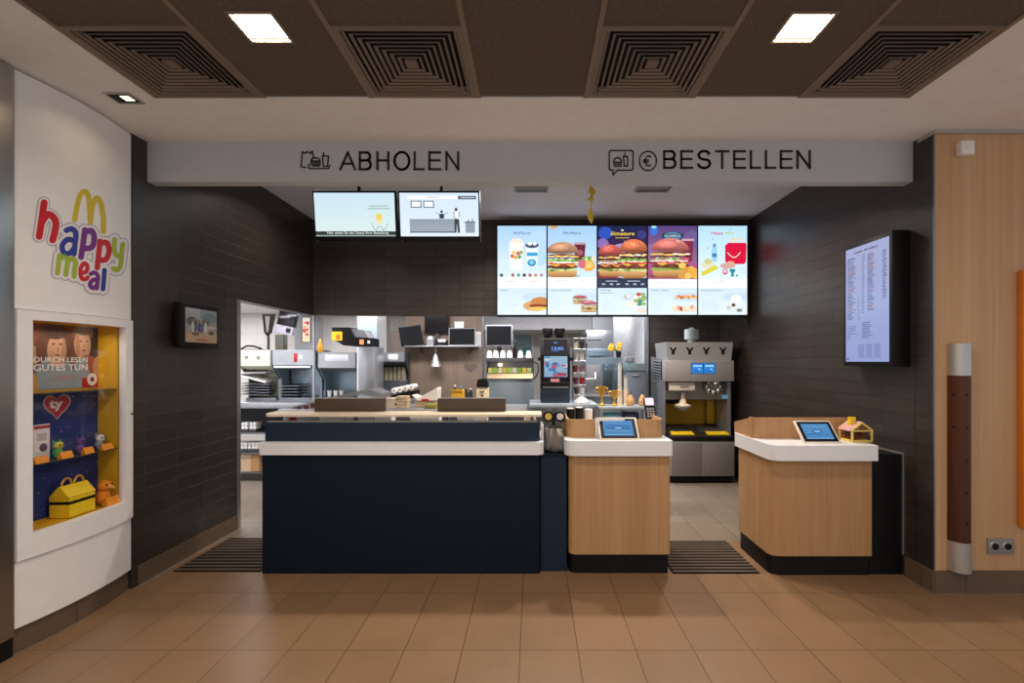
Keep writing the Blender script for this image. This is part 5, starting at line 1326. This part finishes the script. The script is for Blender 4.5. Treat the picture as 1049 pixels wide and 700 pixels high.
for k, px in enumerate((501.5, 508, 515, 522, 533, 541.5)):
    x = PX(px, d + .12)
    o = thing('cup_stack', ['first', 'second', 'third', 'fourth', 'fifth', 'sixth'][k] + ' upturned white cup from the left on the steel food warmer', 'cup', (x, d + .12, ztop), group='upturned cups on the food warmer')
    MB().lathe([(.040, 0), (.040, .008), (.036, .012), (.032, .06), (.024, .088), (.012, .094), (0, .095)], (x, d + .12, ztop + .0005), 18).build('cup', white_p, o)
    MB().lathe([(.0402, .001), (.042, .001), (.042, .007), (.0402, .007)], (x, d + .12, ztop + .0005), 18).build('rim', grey_p, o)
monitor('dark monitor with pale frame standing above the food warmer', 497.5, 333, 525, 355, d + .22, 0, ztop, pm('pale_frame', 'b9bcc6', .4, .4))
t = thing('spray_bottle', 'black spray bottle beside the monitor on the food warmer', 'bottle', (PX(528, d + .3), d + .3, ztop))
MB().lathe([(0, 0), (.03, 0), (.033, .01), (.033, .12), (.014, .16), (.012, .19), (0, .19)], (PX(528, d + .3), d + .3, ztop), 16).build('bottle', black_m, t)
MB().box(PX(528, d + .3) - .03, PX(528, d + .3) + .018, d + .285, d + .315, ztop + .19, ztop + .225, .006).build('trigger', grey_d, t)
t = thing('service_hatch', 'small white framed hatch with teal glass on the rear kitchen wall', 'hatch', (PX(536, 9.1), 9.15, PZ(366, 9.1)))
f = MB(); hx = (PX(525, 9.1), PX(546.5, 9.1)); hzz = (PZ(366, 9.1), PZ(341, 9.1)); q = .035
f.box(hx[0], hx[1], 9.14, 9.199, hzz[1] - q, hzz[1]); f.box(hx[0], hx[1], 9.14, 9.199, hzz[0], hzz[0] + q); f.box(hx[0], hx[0] + q, 9.14, 9.199, hzz[0] + q, hzz[1] - q); f.box(hx[1] - q, hx[1], 9.14, 9.199, hzz[0] + q, hzz[1] - q)
f.build('frame', white_p, t); MB().box(hx[0] + q, hx[1] - q, 9.17, 9.19, hzz[0] + q, hzz[1] - q).build('pane', pm('teal_pane', '9db9bd', .2), t)
MB().box(hx[0] + .2, hx[1] - q - .01, 9.155, 9.17, hzz[0] + q, hzz[0] + .18).build('panel', teal, t)

# --- packing bench behind the pass shelf
pz = PZ(419, 5.0)
t = thing('packing_bench', 'steel packing bench behind the pass shelf', 'bench', (PX(450, 5.0), 5.25, 0))
bx0, bx1 = PX(287, 5.0), PX(540, 5.0)
MB().box(bx0, bx1, 4.95, 5.55, pz - .05, pz, .004).build('top', steel_l, t)
MB().box(bx0 + .03, bx1 - .03, 5.0, 5.5, .1, pz - .05).build('cabinet', steel_d, t)
MB().box(bx0 + .05, bx1 - .05, 5.04, 5.46, 0, .1).build('plinth', black, t)
t = thing('paper_chute', 'long slanted steel chute rising to the right on the packing bench', 'chute', (PX(335, 5.1), 5.15, pz))
MB().prism([(PX(a, 5.05), max(PZ(b_, 5.05), pz + .001)) for a, b_ in ((290, 420.5), (372, 399.5), (378, 399), (391, 404), (391, 408), (372, 404), (296, 420.6))], 5.05, 5.40, 'xz').build('slope', steel_l, t)
MB().box(PX(383, 5.1), PX(389, 5.1), 5.15, 5.3, pz, PZ(408, 5.1)).build('support', steel_d, t)
MB().box(PX(340, 5.1), PX(346, 5.1), 5.15, 5.3, pz, PZ(411.5, 5.1)).build('support', steel_d, t)
t = thing('paper_liner', 'printed paper liner with dark red squares lying under the chute', 'paper', (PX(311, 5.0), 5.0, pz))
q = [(PX(300, 4.99), PZ(419.5, 4.99)), (PX(330, 4.99), PZ(410.5, 4.99)), (PX(330, 4.99), pz), (PX(300, 4.99), pz)]
MB().prism(q, 4.99, 5.0, 'xz').build('sheet', pm('liner_paper', 'b9a8a0', .7), t)
m = MB()
for a, b_ in ((304, 419), (311, 417), (318, 415)): m.box(PX(a, 4.985), PX(a + 5, 4.985), 4.985, 4.992, max(pz, PZ(b_ + 3, 4.985)), PZ(b_ - 1.5, 4.985))
m.build('squares', pm('dark_red_print', '5a2420', .6), t)
def pile(name, label, cat, cxp_, w, h, mat, d=5.15, n=4, seed=1):
    t = thing(name, label, cat, (PX(cxp_, d), d, pz)); rr = random.Random(seed); hh = h * d / F / n; ww = w * d / F
    for k in range(n):
        m = MB(); m.box(-ww / 2, ww / 2, -.08, .08, 0, hh * .94, .003); m.xf(Matrix.Translation((PX(cxp_, d) + rr.uniform(-.01, .01), d, pz + k * hh)) @ Matrix.Rotation(rr.uniform(-.06, .06), 4, 'Z')); m.build('layer', mat, t)
    return t
pile('bag_stack', 'stack of pale folded bags left of the draped white sheet on the bench', 'bags', 401.5, 12, 10, pm('pale_bag', 'd9c6b4', .7), seed=2)
pile('carton_stack', 'stack of flat beige cartons on the packing bench', 'cartons', 414, 11, 12, pm('beige_carton', 'c9b494', .7), seed=3)
t = tag(MB().box(PX(434.5, 5.0), PX(447, 5.0), 5.0, 5.12, pz, PZ(414.5, 5.0), .006).build('tub', pm('olive_yellow_tub', '8f8a3a', .5)), 'olive yellow tub on the bench below the draped white sheet', 'tub')
t = thing('paper_sheet', 'white sheet draped over boxes on the packing bench', 'paper', (PX(437, 5.3), 5.3, pz))
MB().box(PX(426, 5.25), PX(447, 5.25), 5.2, 5.4, pz, PZ(411, 5.25), .004).build('box', pm('beige_carton', 'c9b494', .7), t)
MB().prism([(PX(a, 5.2), PZ(b_, 5.2)) for a, b_ in ((422, 405), (429, 407.5), (447.5, 397.5), (448.5, 399), (447.5, 410.4), (428, 410.4))], 5.19, 5.41, 'xz').build('sheet', paper, t)
MB().box(PX(432, 5.18), PX(439, 5.18), 5.184, 5.192, PZ(411, 5.18), PZ(409, 5.18)).build('red_stripe', red, t)
mbox('tea_box', 'bright yellow box standing behind the right privacy board', 'box', 462, 399.5, 474.5, 420, 5.1, .12, pm('bright_yellow_box', 'e3a81c', .5), (('lid', 462.5, 398.8, 474, 402, .004, amber),), zbot=pz, bev=.004)
t = mbox('carton_pack', 'cream carton with black cap behind the right privacy board', 'carton', 488, 397, 500, 420, 5.1, .12, pm('cream_carton', 'eadbb4', .5), zbot=pz, bev=.004)
MB().prism([(PX(a, 5.1), PZ(b_, 5.1)) for a, b_ in ((488, 397), (500, 397), (499, 389), (494, 388), (489, 389.5))], 5.095, 5.22, 'xz').build('cap', black_m, t)
MB().cyl((PX(494, 5.1), 5.095, PZ(405.5, 5.1)), (PX(494, 5.1), 5.102, PZ(405.5, 5.1)), .012).build('dot_mark', black_m, t)
MB().tube([(PX(491.5, 5.1), 5.097, PZ(400.6, 5.1)), (PX(493.5, 5.1), 5.097, PZ(401.8, 5.1)), (PX(496, 5.1), 5.097, PZ(400.4, 5.1))], .005).build('curved_mark', black_m, t)
for k, px in enumerate((466, 472, 477, 482)):
    t = thing('sauce_bottle', ['first', 'second', 'third', 'fourth'][k] + ' small dark bottle in the row behind the yellow box', 'bottle', (PX(px, 5.4), 5.4, pz), group='dark bottles behind the yellow box')
    h = .225 - .012 * k
    MB().lathe([(0, 0), (.022, 0), (.025, .01), (.025, h * .7), (.012, h * .86), (.011, h * .92), (0, h * .92)], (PX(px, 5.4), 5.4, pz), 14).build('bottle', pm('dark_bottle', '2c3038', .25), t)
    MB().cyl((PX(px, 5.4), 5.4, pz + h * .92), (PX(px, 5.4), 5.4, pz + h), .013, .012, 12).build('cap', (paper, blue_c, grey_p, paper)[k], t)

# --- beverage counter with coffee machine
bz = PZ(414, 5.0)
t = thing('beverage_counter', 'steel beverage counter under the black coffee machine', 'counter', (PX(575, 5.0), 5.25, 0))
X0, X1 = PX(541, 5.0) + .012, PX(612, 5.0)
MB().box(X0, X1, 5.0, 5.55, bz - .05, bz, .005).build('top', pm('pale_blue_steel', 'b5c4cf', .3, .5), t)
MB().box(X0 + .02, X1 - .02, 5.03, 5.52, .1, bz - .05).build('cabinet', steel_d, t)
MB().box(X0 + .04, X1 - .04, 5.06, 5.5, 0, .1).build('plinth', black, t)
d = 5.12
t = thing('coffee_machine', 'tall black coffee machine with blue lit picture and two bean hoppers', 'coffee machine', (PX(568.5, d), 5.3, bz))
x0, x1 = PX(554, d), PX(584, d)
zl = [PZ(v, d) for v in (346.5, 391, 396, 414)]
MB().box(x0, x1, d + .03, d + .40, bz, zl[0], .008).build('body', black_m, t)
MB().box(x0, x1, d, d + .03, PZ(364, d), zl[0], .004).build('display_housing', grey_d, t)
P = Pic((PX(557, d), d, PZ(363, d)), (PX(581, d) - PX(557, d), 0, 0), (0, 0, PZ(348, d) - PZ(363, d)))
P.rect(0, 0, 1, 1, '0c0e18'); P.text('13:02', .30, .30, .030, '6f9cf0', width=.125, bold=.03); P.ell(.5, .78, .08, .05, '5a84d8'); P.lines(.34, .66, (.22,), .006, '4a6fc0'); P.obj('display', screen_m, t)
P = Pic((PX(557.5, d), d + .03, PZ(386.5, d)), (PX(581.5, d) - PX(557.5, d), 0, 0), (0, 0, PZ(365, d) - PZ(386.5, d)))
P.rect(0, 0, 1, 1, '8fb8dc', 'a8cce6'); rr = random.Random(12)
for k in range(18): P.ell(rr.random() * .9 + .05, rr.random() * .9 + .05, rr.uniform(.06, .16), rr.uniform(.05, .12), rr.choice(['2f6fb0', 'd8e8f4', '3a4a6a', '6aa4d4', 'c85a78', 'e8f2fa', '4a8ac8']))
P.ell(.78, .12, .2, .1, 'b04a6a'); P.obj('picture_panel', screen_dim, t)
sp = MB(); sp.box(x0, x0 + .012, d - .004, d + .03, zl[2], PZ(364, d)); sp.box(x1 - .012, x1, d - .004, d + .03, zl[2], PZ(364, d)); sp.box(x0, x1, d - .01, d + .03, zl[2], zl[1], .003); sp.build('front_frame', black_m, t)
MB().box(PX(564, d), PX(573, d), d - .016, d - .008, PZ(391.5, d), PZ(388, d)).build('badge', pm('pink_badge', 'c98a94', .5), t)
MB().box(x0 + .006, x1 - .006, d - .012, d + .03, bz, zl[2] - .02, .004).build('drawer', pm('deep_blue_front', '1b3246', .4), t)
MB().box(x0 + .02, x1 - .02, d - .05, d + .0, zl[2] - .018, zl[2] - .002, .003).build('drip_tray', steel_d, t)
for xx in (x0 - .012, x1 + .012): MB().cyl((xx, d + .02, PZ(368, d)), (xx, d + .06, PZ(368, d)), .02).build('knob', black_m, t)
for px in (561, 573.5):
    x = PX(px, d + .15)
    MB().lathe([(0, 0), (.035, 0), (.058, .07), (.06, .10), (.052, .112), (0, .115)], (x, d + .15, zl[0]), 18).build('bean_hopper', pm('smoked_hopper', '1c1a1e', .12), t)
# rack of cups beside it
t = thing('cup_rack', 'wire rack with hanging cups right of the coffee machine', 'rack', (PX(592, 5.3), 5.3, bz))
m = MB(); xa, xb = PX(587, 5.3), PX(599, 5.3)
for x in (xa, xb): m.tube([(x, 5.3, bz), (x, 5.3, PZ(347, 5.3))], .006)
for py in (347, 358, 370, 382, 394, 404): m.tube([(xa, 5.3, PZ(py, 5.3)), (xb, 5.3, PZ(py, 5.3))], .005); m.tube([(xa, 5.3, PZ(py, 5.3)), (xa, 5.2, PZ(py, 5.3)), (xb, 5.2, PZ(py, 5.3)), (xb, 5.3, PZ(py, 5.3))], .004)
m.build('frame', steel_l, t)
for k, (px, py, c) in enumerate(((590, 358, paper), (596, 358, grey_d), (590, 370, clear), (596, 370, paper), (589.5, 382, pm('plum_cup', '7a4450', .4)), (596, 382, pm('rose_cup', 'b07a80', .4)), (590, 394, pm('plum_cup', '7a4450', .4)), (596, 394, red), (590.5, 404, grey_d), (596.5, 404, paper))):
    x = PX(px, 5.25)
    o = thing('cup', ['white cup at the upper left of the wire rack', 'charcoal cup at the upper right of the wire rack', 'clear cup on the second tier of the wire rack', 'white cup on the second tier of the wire rack', 'plum cup on the third tier of the wire rack', 'rose cup on the third tier of the wire rack', 'plum cup on the fourth tier of the wire rack', 'red cup on the fourth tier of the wire rack', 'charcoal cup on the bottom tier of the wire rack', 'white cup on the bottom tier of the wire rack'][k], 'cup', (x, 5.25, PZ(py, 5.3) + .005), group='cups on the wire rack')
    MB().lathe([(0, 0), (.02, 0), (.028, .07), (.03, .072), (.026, .072), (.018, .008), (0, .006)], (x, 5.25, PZ(py, 5.3) + .006), 14).build('cup', c, o)
t = thing('cleaning_funnel', 'pale grey cone shaped lid on the beverage counter', 'lid', (PX(595, 5.06), 5.10, bz))
MB().lathe([(0, 0), (.085, 0), (.085, .012), (.06, .04), (.025, .065), (.018, .10), (.024, .11), (0, .115)], (PX(596, 5.1), 5.10, bz + .0005), 22).build('cone', pm('pale_grey_lid', 'b9b9c0', .4), t)

# --- serving shelf with ornaments
sz = PZ(417, 4.7); X0, X1 = PX(612, 4.7) + .02, PX(663, 4.7)
t = thing('serving_table', 'pale steel serving table with ornaments behind the middle oak counter', 'table', ((X0 + X1) / 2, 4.85, 0))
MB().box(X0, X1, 4.7, 5.0, sz - .03, sz, .004).build('top', pm('pale_blue_steel', 'b5c4cf', .3, .5), t)
for x in (X0 + .02, X1 - .02):
    for y in (4.72, 4.98): MB().box(x - .012, x + .012, y - .012, y + .012, 0, sz - .03).build('leg', steel_l, t)
MB().box(X0 + .01, X1 - .01, 4.71, 4.99, .74, .76).build('lower_shelf', steel_d, t)
t = thing('blue_bucket', 'light blue bucket under the serving table', 'bucket', (PX(627, 4.78), 4.8, .76))
MB().lathe([(0, 0), (.08, 0), (.092, .215), (.098, .22), (.09, .222), (.076, .01), (0, .008)], (PX(627, 4.82), 4.82, .7605), 26).build('tub', blue_c, t)
MB().lathe([(.094, .18), (.1, .18), (.1, .196), (.094, .196)], (PX(627, 4.82), 4.82, .7605), 26).build('band', white_p, t)
t = tag(MB().box(PX(640, 4.78), PX(655, 4.78), 4.78, 4.95, .7605, .99, .01).build('shade_block', pm('dark_blue_shade', '1c2f4a', .5)), 'dark blue block as painted shade right of the light blue bucket under the serving table', 'bin')  # dark block added to stand for the shade under the table
def trophy(px, h, lab, mat, kind):
    x = PX(px, 4.82)
    t = thing('trophy', lab, 'ornament', (x, 4.82, sz), group='ornaments on the serving table')
    MB().lathe([(0, 0), (.032, 0), (.034, .012), (.018, .02), (.01, .03), (.009, h * .45), (0, h * .45)], (x, 4.82, sz + .0005), 18).build('base', mat, t)
    MB().lathe([(0, h * .45), (.012, h * .45), (.03, h * .6), (.036, h * .95), (.038, h), (.03, h), (.02, h * .65), (0, h * .6)], (x, 4.82, sz + .0005), 18).build('bowl', mat, t)
    if kind:
        for s in (-1, 1): MB().tube([(x + s * .032, 4.82, sz + h * .68), (x + s * .058, 4.82, sz + h * .75), (x + s * .056, 4.82, sz + h * .92), (x + s * .037, 4.82, sz + h * .94)], .0055, 8).build('handle', mat, t)
trophy(616.5, .19, 'tall gold trophy cup at the left of the serving table', gold, 1)
trophy(629.5, .15, 'short gold trophy cup right of the tall one', gold, 1)
def wooden_fruit(px, lab):
    x = PX(px, 4.82)
    t = thing('wooden_pear', lab, 'ornament', (x, 4.82, sz), group='wooden pears on the serving table')
    MB().lathe([(0, 0), (.028, .003), (.04, .03), (.036, .06), (.02, .09), (.014, .105), (0, .112)], (x, 4.82, sz + .0005), 20).build('pear', wood_toy, t)
    MB().tube([(x, 4.82, sz + .108), (x + .008, 4.82, sz + .14)], .004, 8).build('stem', oak_dark, t)
wooden_fruit(646, 'pale wooden pear right of the clear tubes'); wooden_fruit(658, 'pale wooden pear at the right end of the serving table')
for px, y0, lab in ((635, 372, 'tall clear straw tube with pale base on the serving table'), (641, 386, 'shorter clear straw tube right of the tall one')):
    x = PX(px, 4.9)
    t = thing('straw_tube', lab, 'dispenser', (x, 4.9, sz), group='straw tubes on the serving table')
    h = PZ(y0, 4.9) - sz
    MB().cyl((x, 4.9, sz + .0005), (x, 4.9, sz + .16), .025, .023).build('base', cream, t)
    MB().cyl((x, 4.9, sz + .16), (x, 4.9, sz + h), .020, .020).build('tube', pm('frosted_tube', 'd9dcd8', .2), t)
    MB().cyl((x, 4.9, sz + h), (x, 4.9, sz + h + .012), .024, .022).build('cap', steel_l, t)

# --- steel fryer cabinets and cupboard behind
t = mbox('wall_cupboard', 'steel wall cupboard with slot left of the yellow flowers', 'cupboard', 600.5, 338, 627, 358, 7.3, .6, steel_l, (('slot', 601.5, 348, 616, 349.2, .004, grey_d), ('hinge', 599.8, 341, 601.2, 345, .01, black_m), ('hinge', 599.8, 352, 601.2, 356, .01, black_m), ('lower_lip', 600.5, 357.5, 628, 364.5, .06, steel_b)))
zf = PZ(366.5, 6.6)
t = mbox('fryer_cabinet', 'bluish steel fryer cabinet with glazed front behind the trophies', 'fryer', 600, 366.5, 637, 470, 6.6, .6, steel_b, (('glazed_door', 617, 373, 627.5, 404, .012, pm('smoky_glazing', '5a6a74', .1, .2)), ('glazed_door', 628.5, 373, 636.5, 404, .012, pm('smoky_glazing', '5a6a74', .1, .2)), ('side_door', 601, 374, 615.5, 404, .010, grey_p), ('ledge', 600, 404.5, 637, 407, .05, steel_l)), zbot=0)
m = MB()
for k in range(5): m.tube([(PX(619 + 1.8 * k, 6.58), 6.578, PZ(379, 6.58)), (PX(619 + 1.8 * k, 6.58), 6.578, PZ(400, 6.58))], .004, 6)
m.build('grille', grey_d, t)
MB().tube([(PX(598.5, 6.5), 6.50, PZ(376, 6.5)), (PX(598.5, 6.5), 6.5, PZ(388.5, 6.5)), (PX(610, 6.5), 6.5, PZ(388.5, 6.5)), (PX(611, 6.5), 6.60, PZ(382, 6.5))], .012).build('pipe', white_p, t)
t = mbox('steel_bin', 'grey blue steel bin with pale lid right of the fryer cabinet', 'bin', 642.5, 380, 661.5, 470, 6.3, .5, pm('grey_blue_steel', '6d7784', .4, .5), (('handle', 648, 384, 655, 385.5, .02, steel_l),), zbot=0)
MB().box(PX(642, 6.29), PX(662, 6.29), 6.28, 6.81, PZ(380, 6.29), PZ(372.5, 6.29), .01).build('lid', pm('pale_lid_steel', '93a7ae', .35, .5), t)
t = mbox('scale_box', 'small grey box on the lid of the steel bin', 'box', 641.5, 365.5, 650, 372.5, 6.4, .2, grey_p, (('dial', 644, 367, 648, 370.5, .004, steel_l),), zbot=PZ(372.5, 6.29) + .0005)
x = PX(633.5, 6.75)
t = thing('potted_flower', 'yellow flowers in a black pot on the fryer cabinet', 'plant', (x, 6.75, zf))
MB().lathe([(0, 0), (.03, 0), (.04, .08), (.042, .085), (.036, .085), (0, .07)], (x, 6.75, zf + .0005), 18).build('pot', black_m, t)
f = MB(); rr = random.Random(4)
for k in range(7):
    cx_, cz2 = x - .055 + rr.uniform(-.085, .085), zf + .15 + rr.uniform(-.03, .035)
    cy_ = 6.72 + rr.uniform(-.03, .03)
    for q in range(9):
        a = 2 * PI * q / 9; f.ell((cx_ + .024 * math.cos(a), cy_, cz2 + .024 * math.sin(a)), (.016, .006, .016), 8)
f.build('flowers', pm('flower_yellow', 'd9a520', .6), t)
f = MB()
for k in range(5): f.tube([(x, 6.75, zf + .07), (x - .02 * k, 6.74, zf + .12), (x - .03 * k, 6.73, zf + .15)], .004, 6)
f.build('stems', green, t)
for a, b_ in ((653.5, 348.5), (657.7, 361), (657.7, 371)):
    pass

# ================================================================== soft-ice machine
d = 5.95; X0, X1 = PX(681.5, d), PX(752, d)
def Zz(y, dd=d): return PZ(y, dd)
t = thing('ice_cream_machine', 'tall grey soft ice machine with blue display in the right corner', 'ice cream machine', ((X0 + X1) / 2, 6.3, 0))
MB().box(X0 + .02, X1 - .0, d + .06, 6.68, 0, Zz(488)).build('kick_base', black, t)
cb = MB().box(X0 + .04, X1 + .006, d, 6.68, Zz(488), Zz(452), .004).build('lower_cabinet', mach_grey, t)
for a, b_ in ((688, 719), (721, 752)): MB().box(PX(a, d), PX(b_, d), d - .012, d + .002, Zz(487), Zz(454), .003).build('door', pm('cabinet_grey', '85807f', .45, .3), cb)
MB().box(X0 + .03, X1 + .012, d - .01, 6.5, Zz(452), Zz(447.5), .004).build('ledge', black, t)
zt0 = Zz(447.5)
tr = MB(); tr.prism([(d + .0, zt0), (6.5, zt0), (6.5, zt0 + .085), (d + .0, zt0 + .012)], PX(686, d), PX(750, d), 'yz'); tr = tr.build('tray', steel_d, t)
for a, b_ in ((689, 712), (726, 748)):
    x_0, x_1 = PX(a, d), PX(b_, d)
    MB().slab((x_0, d + .02, zt0 + .018), (x_1, d + .02, zt0 + .018), (x_1, d + .13, zt0 + .035), (x_0, d + .13, zt0 + .035), (0, 0, 1), .012).build('yellow_label', yellow, tr)
for a, b_ in ((690, 715), (721, 744)):
    MB().slab((PX(a, d), d + .16, zt0 + .034), (PX(b_, d), d + .16, zt0 + .034), (PX(b_, d), 6.45, zt0 + .082), (PX(a, d), 6.45, zt0 + .082), (0, 0, 1), .004).build('drain_insert', grey_d, tr)
# side cheeks, upper body
sd = MB(); sd.prism([(6.02, zt0), (6.02, Zz(392)), (6.1, Zz(392)), (6.1, 1.52), (6.68, 1.56), (6.68, zt0)], X0, X0 + .02, 'yz'); sd.build('side_panel', steel_l, t)
lv = MB()
for k in range(22):
    z = .75 + k * .035; lv.slab((X0 - .008, 6.14, z), (X0 - .008, 6.64, z + .02), (X0 + .001, 6.64, z + .032), (X0 + .001, 6.14, z + .012), (0, 0, 1), .004)
lv.build('louvres', steel_l, t)
MB().prism([(6.02, zt0), (6.02, Zz(392)), (6.68, Zz(392)), (6.68, zt0)], PX(747, d), PX(751, d), 'yz').build('side_panel', steel_l, t)
MB().box(X0, X1, d, 6.5, Zz(391), Zz(369.5), .005).build('display_head', mach_grey, t)
hp = MB()   # flared hopper head, wider at the top
hp.prism([(PX(684.5, d), Zz(369.5)), (PX(750, d), Zz(369.5)), (PX(752, d), Zz(350.5)), (PX(682.5, d), Zz(350.5))], d + .03, 6.5, 'xz'); hp.build('hopper_head', mach_grey, t)
for px in (689.5, 706.5, 723.5, 740.5):
    y = Zz(359.5); x = PX(px, d + .03); m = MB()
    for s in (-1, 1): m.slab((x + s * .045, d + .024, y + .038), (x + s * .025, d + .024, y + .045), (x - s * .006, d + .024, y - .004), (x + s * .012, d + .024, y - .01), (0, 1, 0), .01)
    m.box(x - .018, x + .018, d + .024, d + .034, y - .045, y + .016, .008); m.build('star_opening', black_m, t)
P = Pic((PX(708, d), d, Zz(383.2)), (PX(733, d) - PX(708, d), 0, 0), (0, 0, Zz(372) - Zz(383.2)))
P.rect(0, 0, 1, 1, '123a6a'); P.rect(.03, .06, .48, .94, '2a7ac8'); P.rect(.52, .06, .97, .94, '2a7ac8')
for u in (.08, .57): P.rect(u, .66, u + .36, .80, '9ad0f4'); P.rect(u, .2, u + .3, .32, '1c5aa0'); P.ell(u + .25, .42, .05, .09, '7ac0f0')
P.obj('display', screen_m, t)
x = PX(708, 6.12)
MB().lathe([(0, 0), (.04, 0), (.05, .02), (.05, .05), (.088, .06), (.088, .175), (.078, .185), (.04, .19), (.02, .205), (0, .205)], (x, 6.10, Zz(350.5) - .02), 24).build('mix_cup', pm('pale_mint_cup', 'c9d3d0', .3), t)
bk = MB().box(X0 + .02, PX(747, d), 6.20, 6.26, Zz(411), Zz(391)).build('front_panel', mach_grey, t)
cv = MB(); cv.prism([(PX(689, 6.1), Zz(448)), (PX(747, 6.1), Zz(448)), (PX(747, 6.1), Zz(407)), (PX(718, 6.1), Zz(407)), (PX(710, 6.1), Zz(418)), (PX(689, 6.1), Zz(418))], 6.50, 6.56, 'xz'); cv.build('back_lining', pm('mustard_lining', 'b8941c', .4, .2), t)
MB().box(PX(733, 6.1), PX(742, 6.1), 6.40, 6.50, zt0 + .09, Zz(409), .02).build('lining_column', pm('mustard_lining', 'b8941c', .4, .2), t)
tp = MB().box(PX(686, d + .04), PX(712, d + .04), d + .04, 6.2, Zz(400.5), Zz(392), .008).build('dispense_block', pm('ivory_plastic', 'ded6c8', .4), t)
MB().box(PX(697, d + .03), PX(706, d + .03), d + .032, d + .042, Zz(397), Zz(395.5)).build('block_mark', grey_p, tp)
x = PX(700, d + .12)
MB().lathe([(.10, .12), (.104, .12), (.104, .0), (.10, 0)], (x, d + .14, Zz(415)), 28).build('clear_guard', clearglass, t)
MB().lathe([(.0, 0), (.10, 0), (.10, .01), (.05, .03), (.03, .09), (.02, .16), (0, .16)], (x, d + .14, Zz(417)), 22).build('nozzle', cream, t)
MB().lathe([(0, .0), (.05, .0), (.07, .03), (.10, .04), (.10, .05), (0, .05)], (x, d + .14, Zz(422)), 22).build('drip_cup', grey_p, t)
x = PX(731.5, d + .05); m = MB()
m.cyl((x, d + .06, Zz(396.5)), (x, 6.2, Zz(396.5)), .06, .085, 24)
for k in range(8):
    a = 2 * PI * k / 8; m.ell((x + .082 * math.cos(a), d + .07, Zz(396.5) + .075 * math.sin(a)), (.036, .036, .036), 10)
m.build('mixing_head', steel, t)
MB().ell((x + .01, d + .02, Zz(393.5)), (.026, .02, .026), 12).build('knob', alu, t)
m = MB(); m.tube([(x + .085 * math.cos(a), d + .05, Zz(391.5) + .06 * math.sin(a)) for a in [PI * k / 10 for k in range(11)]], .016, 8); m.build('head_cover', black_m, t)
MB().box(PX(741, d + .02), PX(747, d + .02), d + .05, 6.03, Zz(409), Zz(405)).build('side_clip', blue_c, t)
# ================================================================== camera, light
cam = bpy.data.cameras.new('camera'); co = bpy.data.objects.new('camera', cam); COL.objects.link(co); SC.camera = co
co.location = (0, 0, EYE); co.rotation_euler = (PI / 2, 0, 0)
cam.sensor_width = 36; cam.sensor_fit = 'HORIZONTAL'; cam.lens = 36 * F / 1049
cam.shift_x = -(CX - 524.5) / 1049; cam.shift_y = (CY - 350) / 1049
cam.clip_start = .05
def area(name, loc, sx, sy, power, col, rot=(0, 0, 0), spread=180):
    l = bpy.data.lights.new(name, 'AREA'); l.shape = 'RECTANGLE'; l.size = sx; l.size_y = sy; l.energy = power; l.color = lin(col)[:3]
    l.spread = math.radians(spread)
    o = bpy.data.objects.new(name, l); COL.objects.link(o); o.location = loc; o.rotation_euler = rot; return o
for c in (1, 5): area('ceiling_lamp_light', (-2.14 + (c + .5) * cw, 2.2, CZ + .012), .17, .17, 16, 'ffecd8', spread=150)
for x in (-1.2, 1.2): area('room_lamp_light', (x, -.2, 2.98), .25, .25, 26, 'ffecd8')
area('downlight_light', (-2.32, 2.78, CZ - .01), .05, .05, .5, 'ffe0b8', spread=140)
area('case_fill_light', (-2.72, 2.87, 1.69), .05, .4, .5, 'fff2dc', spread=160)  # added fill light that brightens the inside of the toy case
for x, p in ((-2.1, 7), (-.25, 28), (.55, 28), (1.5, 28)): area('counter_lamp_light', (x, 4.64, 3.18), .12, .12, p, 'fff0e2', spread=140)
for x, y, p in ((-4.2, 5.2, 40), (-3.2, 5.6, 22), (-3.0, 8.0, 40), (-1.5, 6.2, 30), (-.2, 6.2, 26), (.9, 6.3, 26), (-5.5, 8.0, 40), (.3, 8.6, 12), (1.2, 8.2, 8)): area('kitchen_lamp_light', (x, y, 2.38), 1.0, .3, p, 'f6f6ff')
w = bpy.data.worlds.new('world'); SC.world = w; w.use_nodes = True
bg = w.node_tree.nodes['Background']; bg.inputs[0].default_value = lin('e6e6ea'); bg.inputs[1].default_value = .72
SC.view_settings.view_transform = 'Standard'; SC.view_settings.look = 'None'
SC.view_settings.exposure = 0; SC.view_settings.gamma = 1; SC.view_settings.use_curve_mapping = False
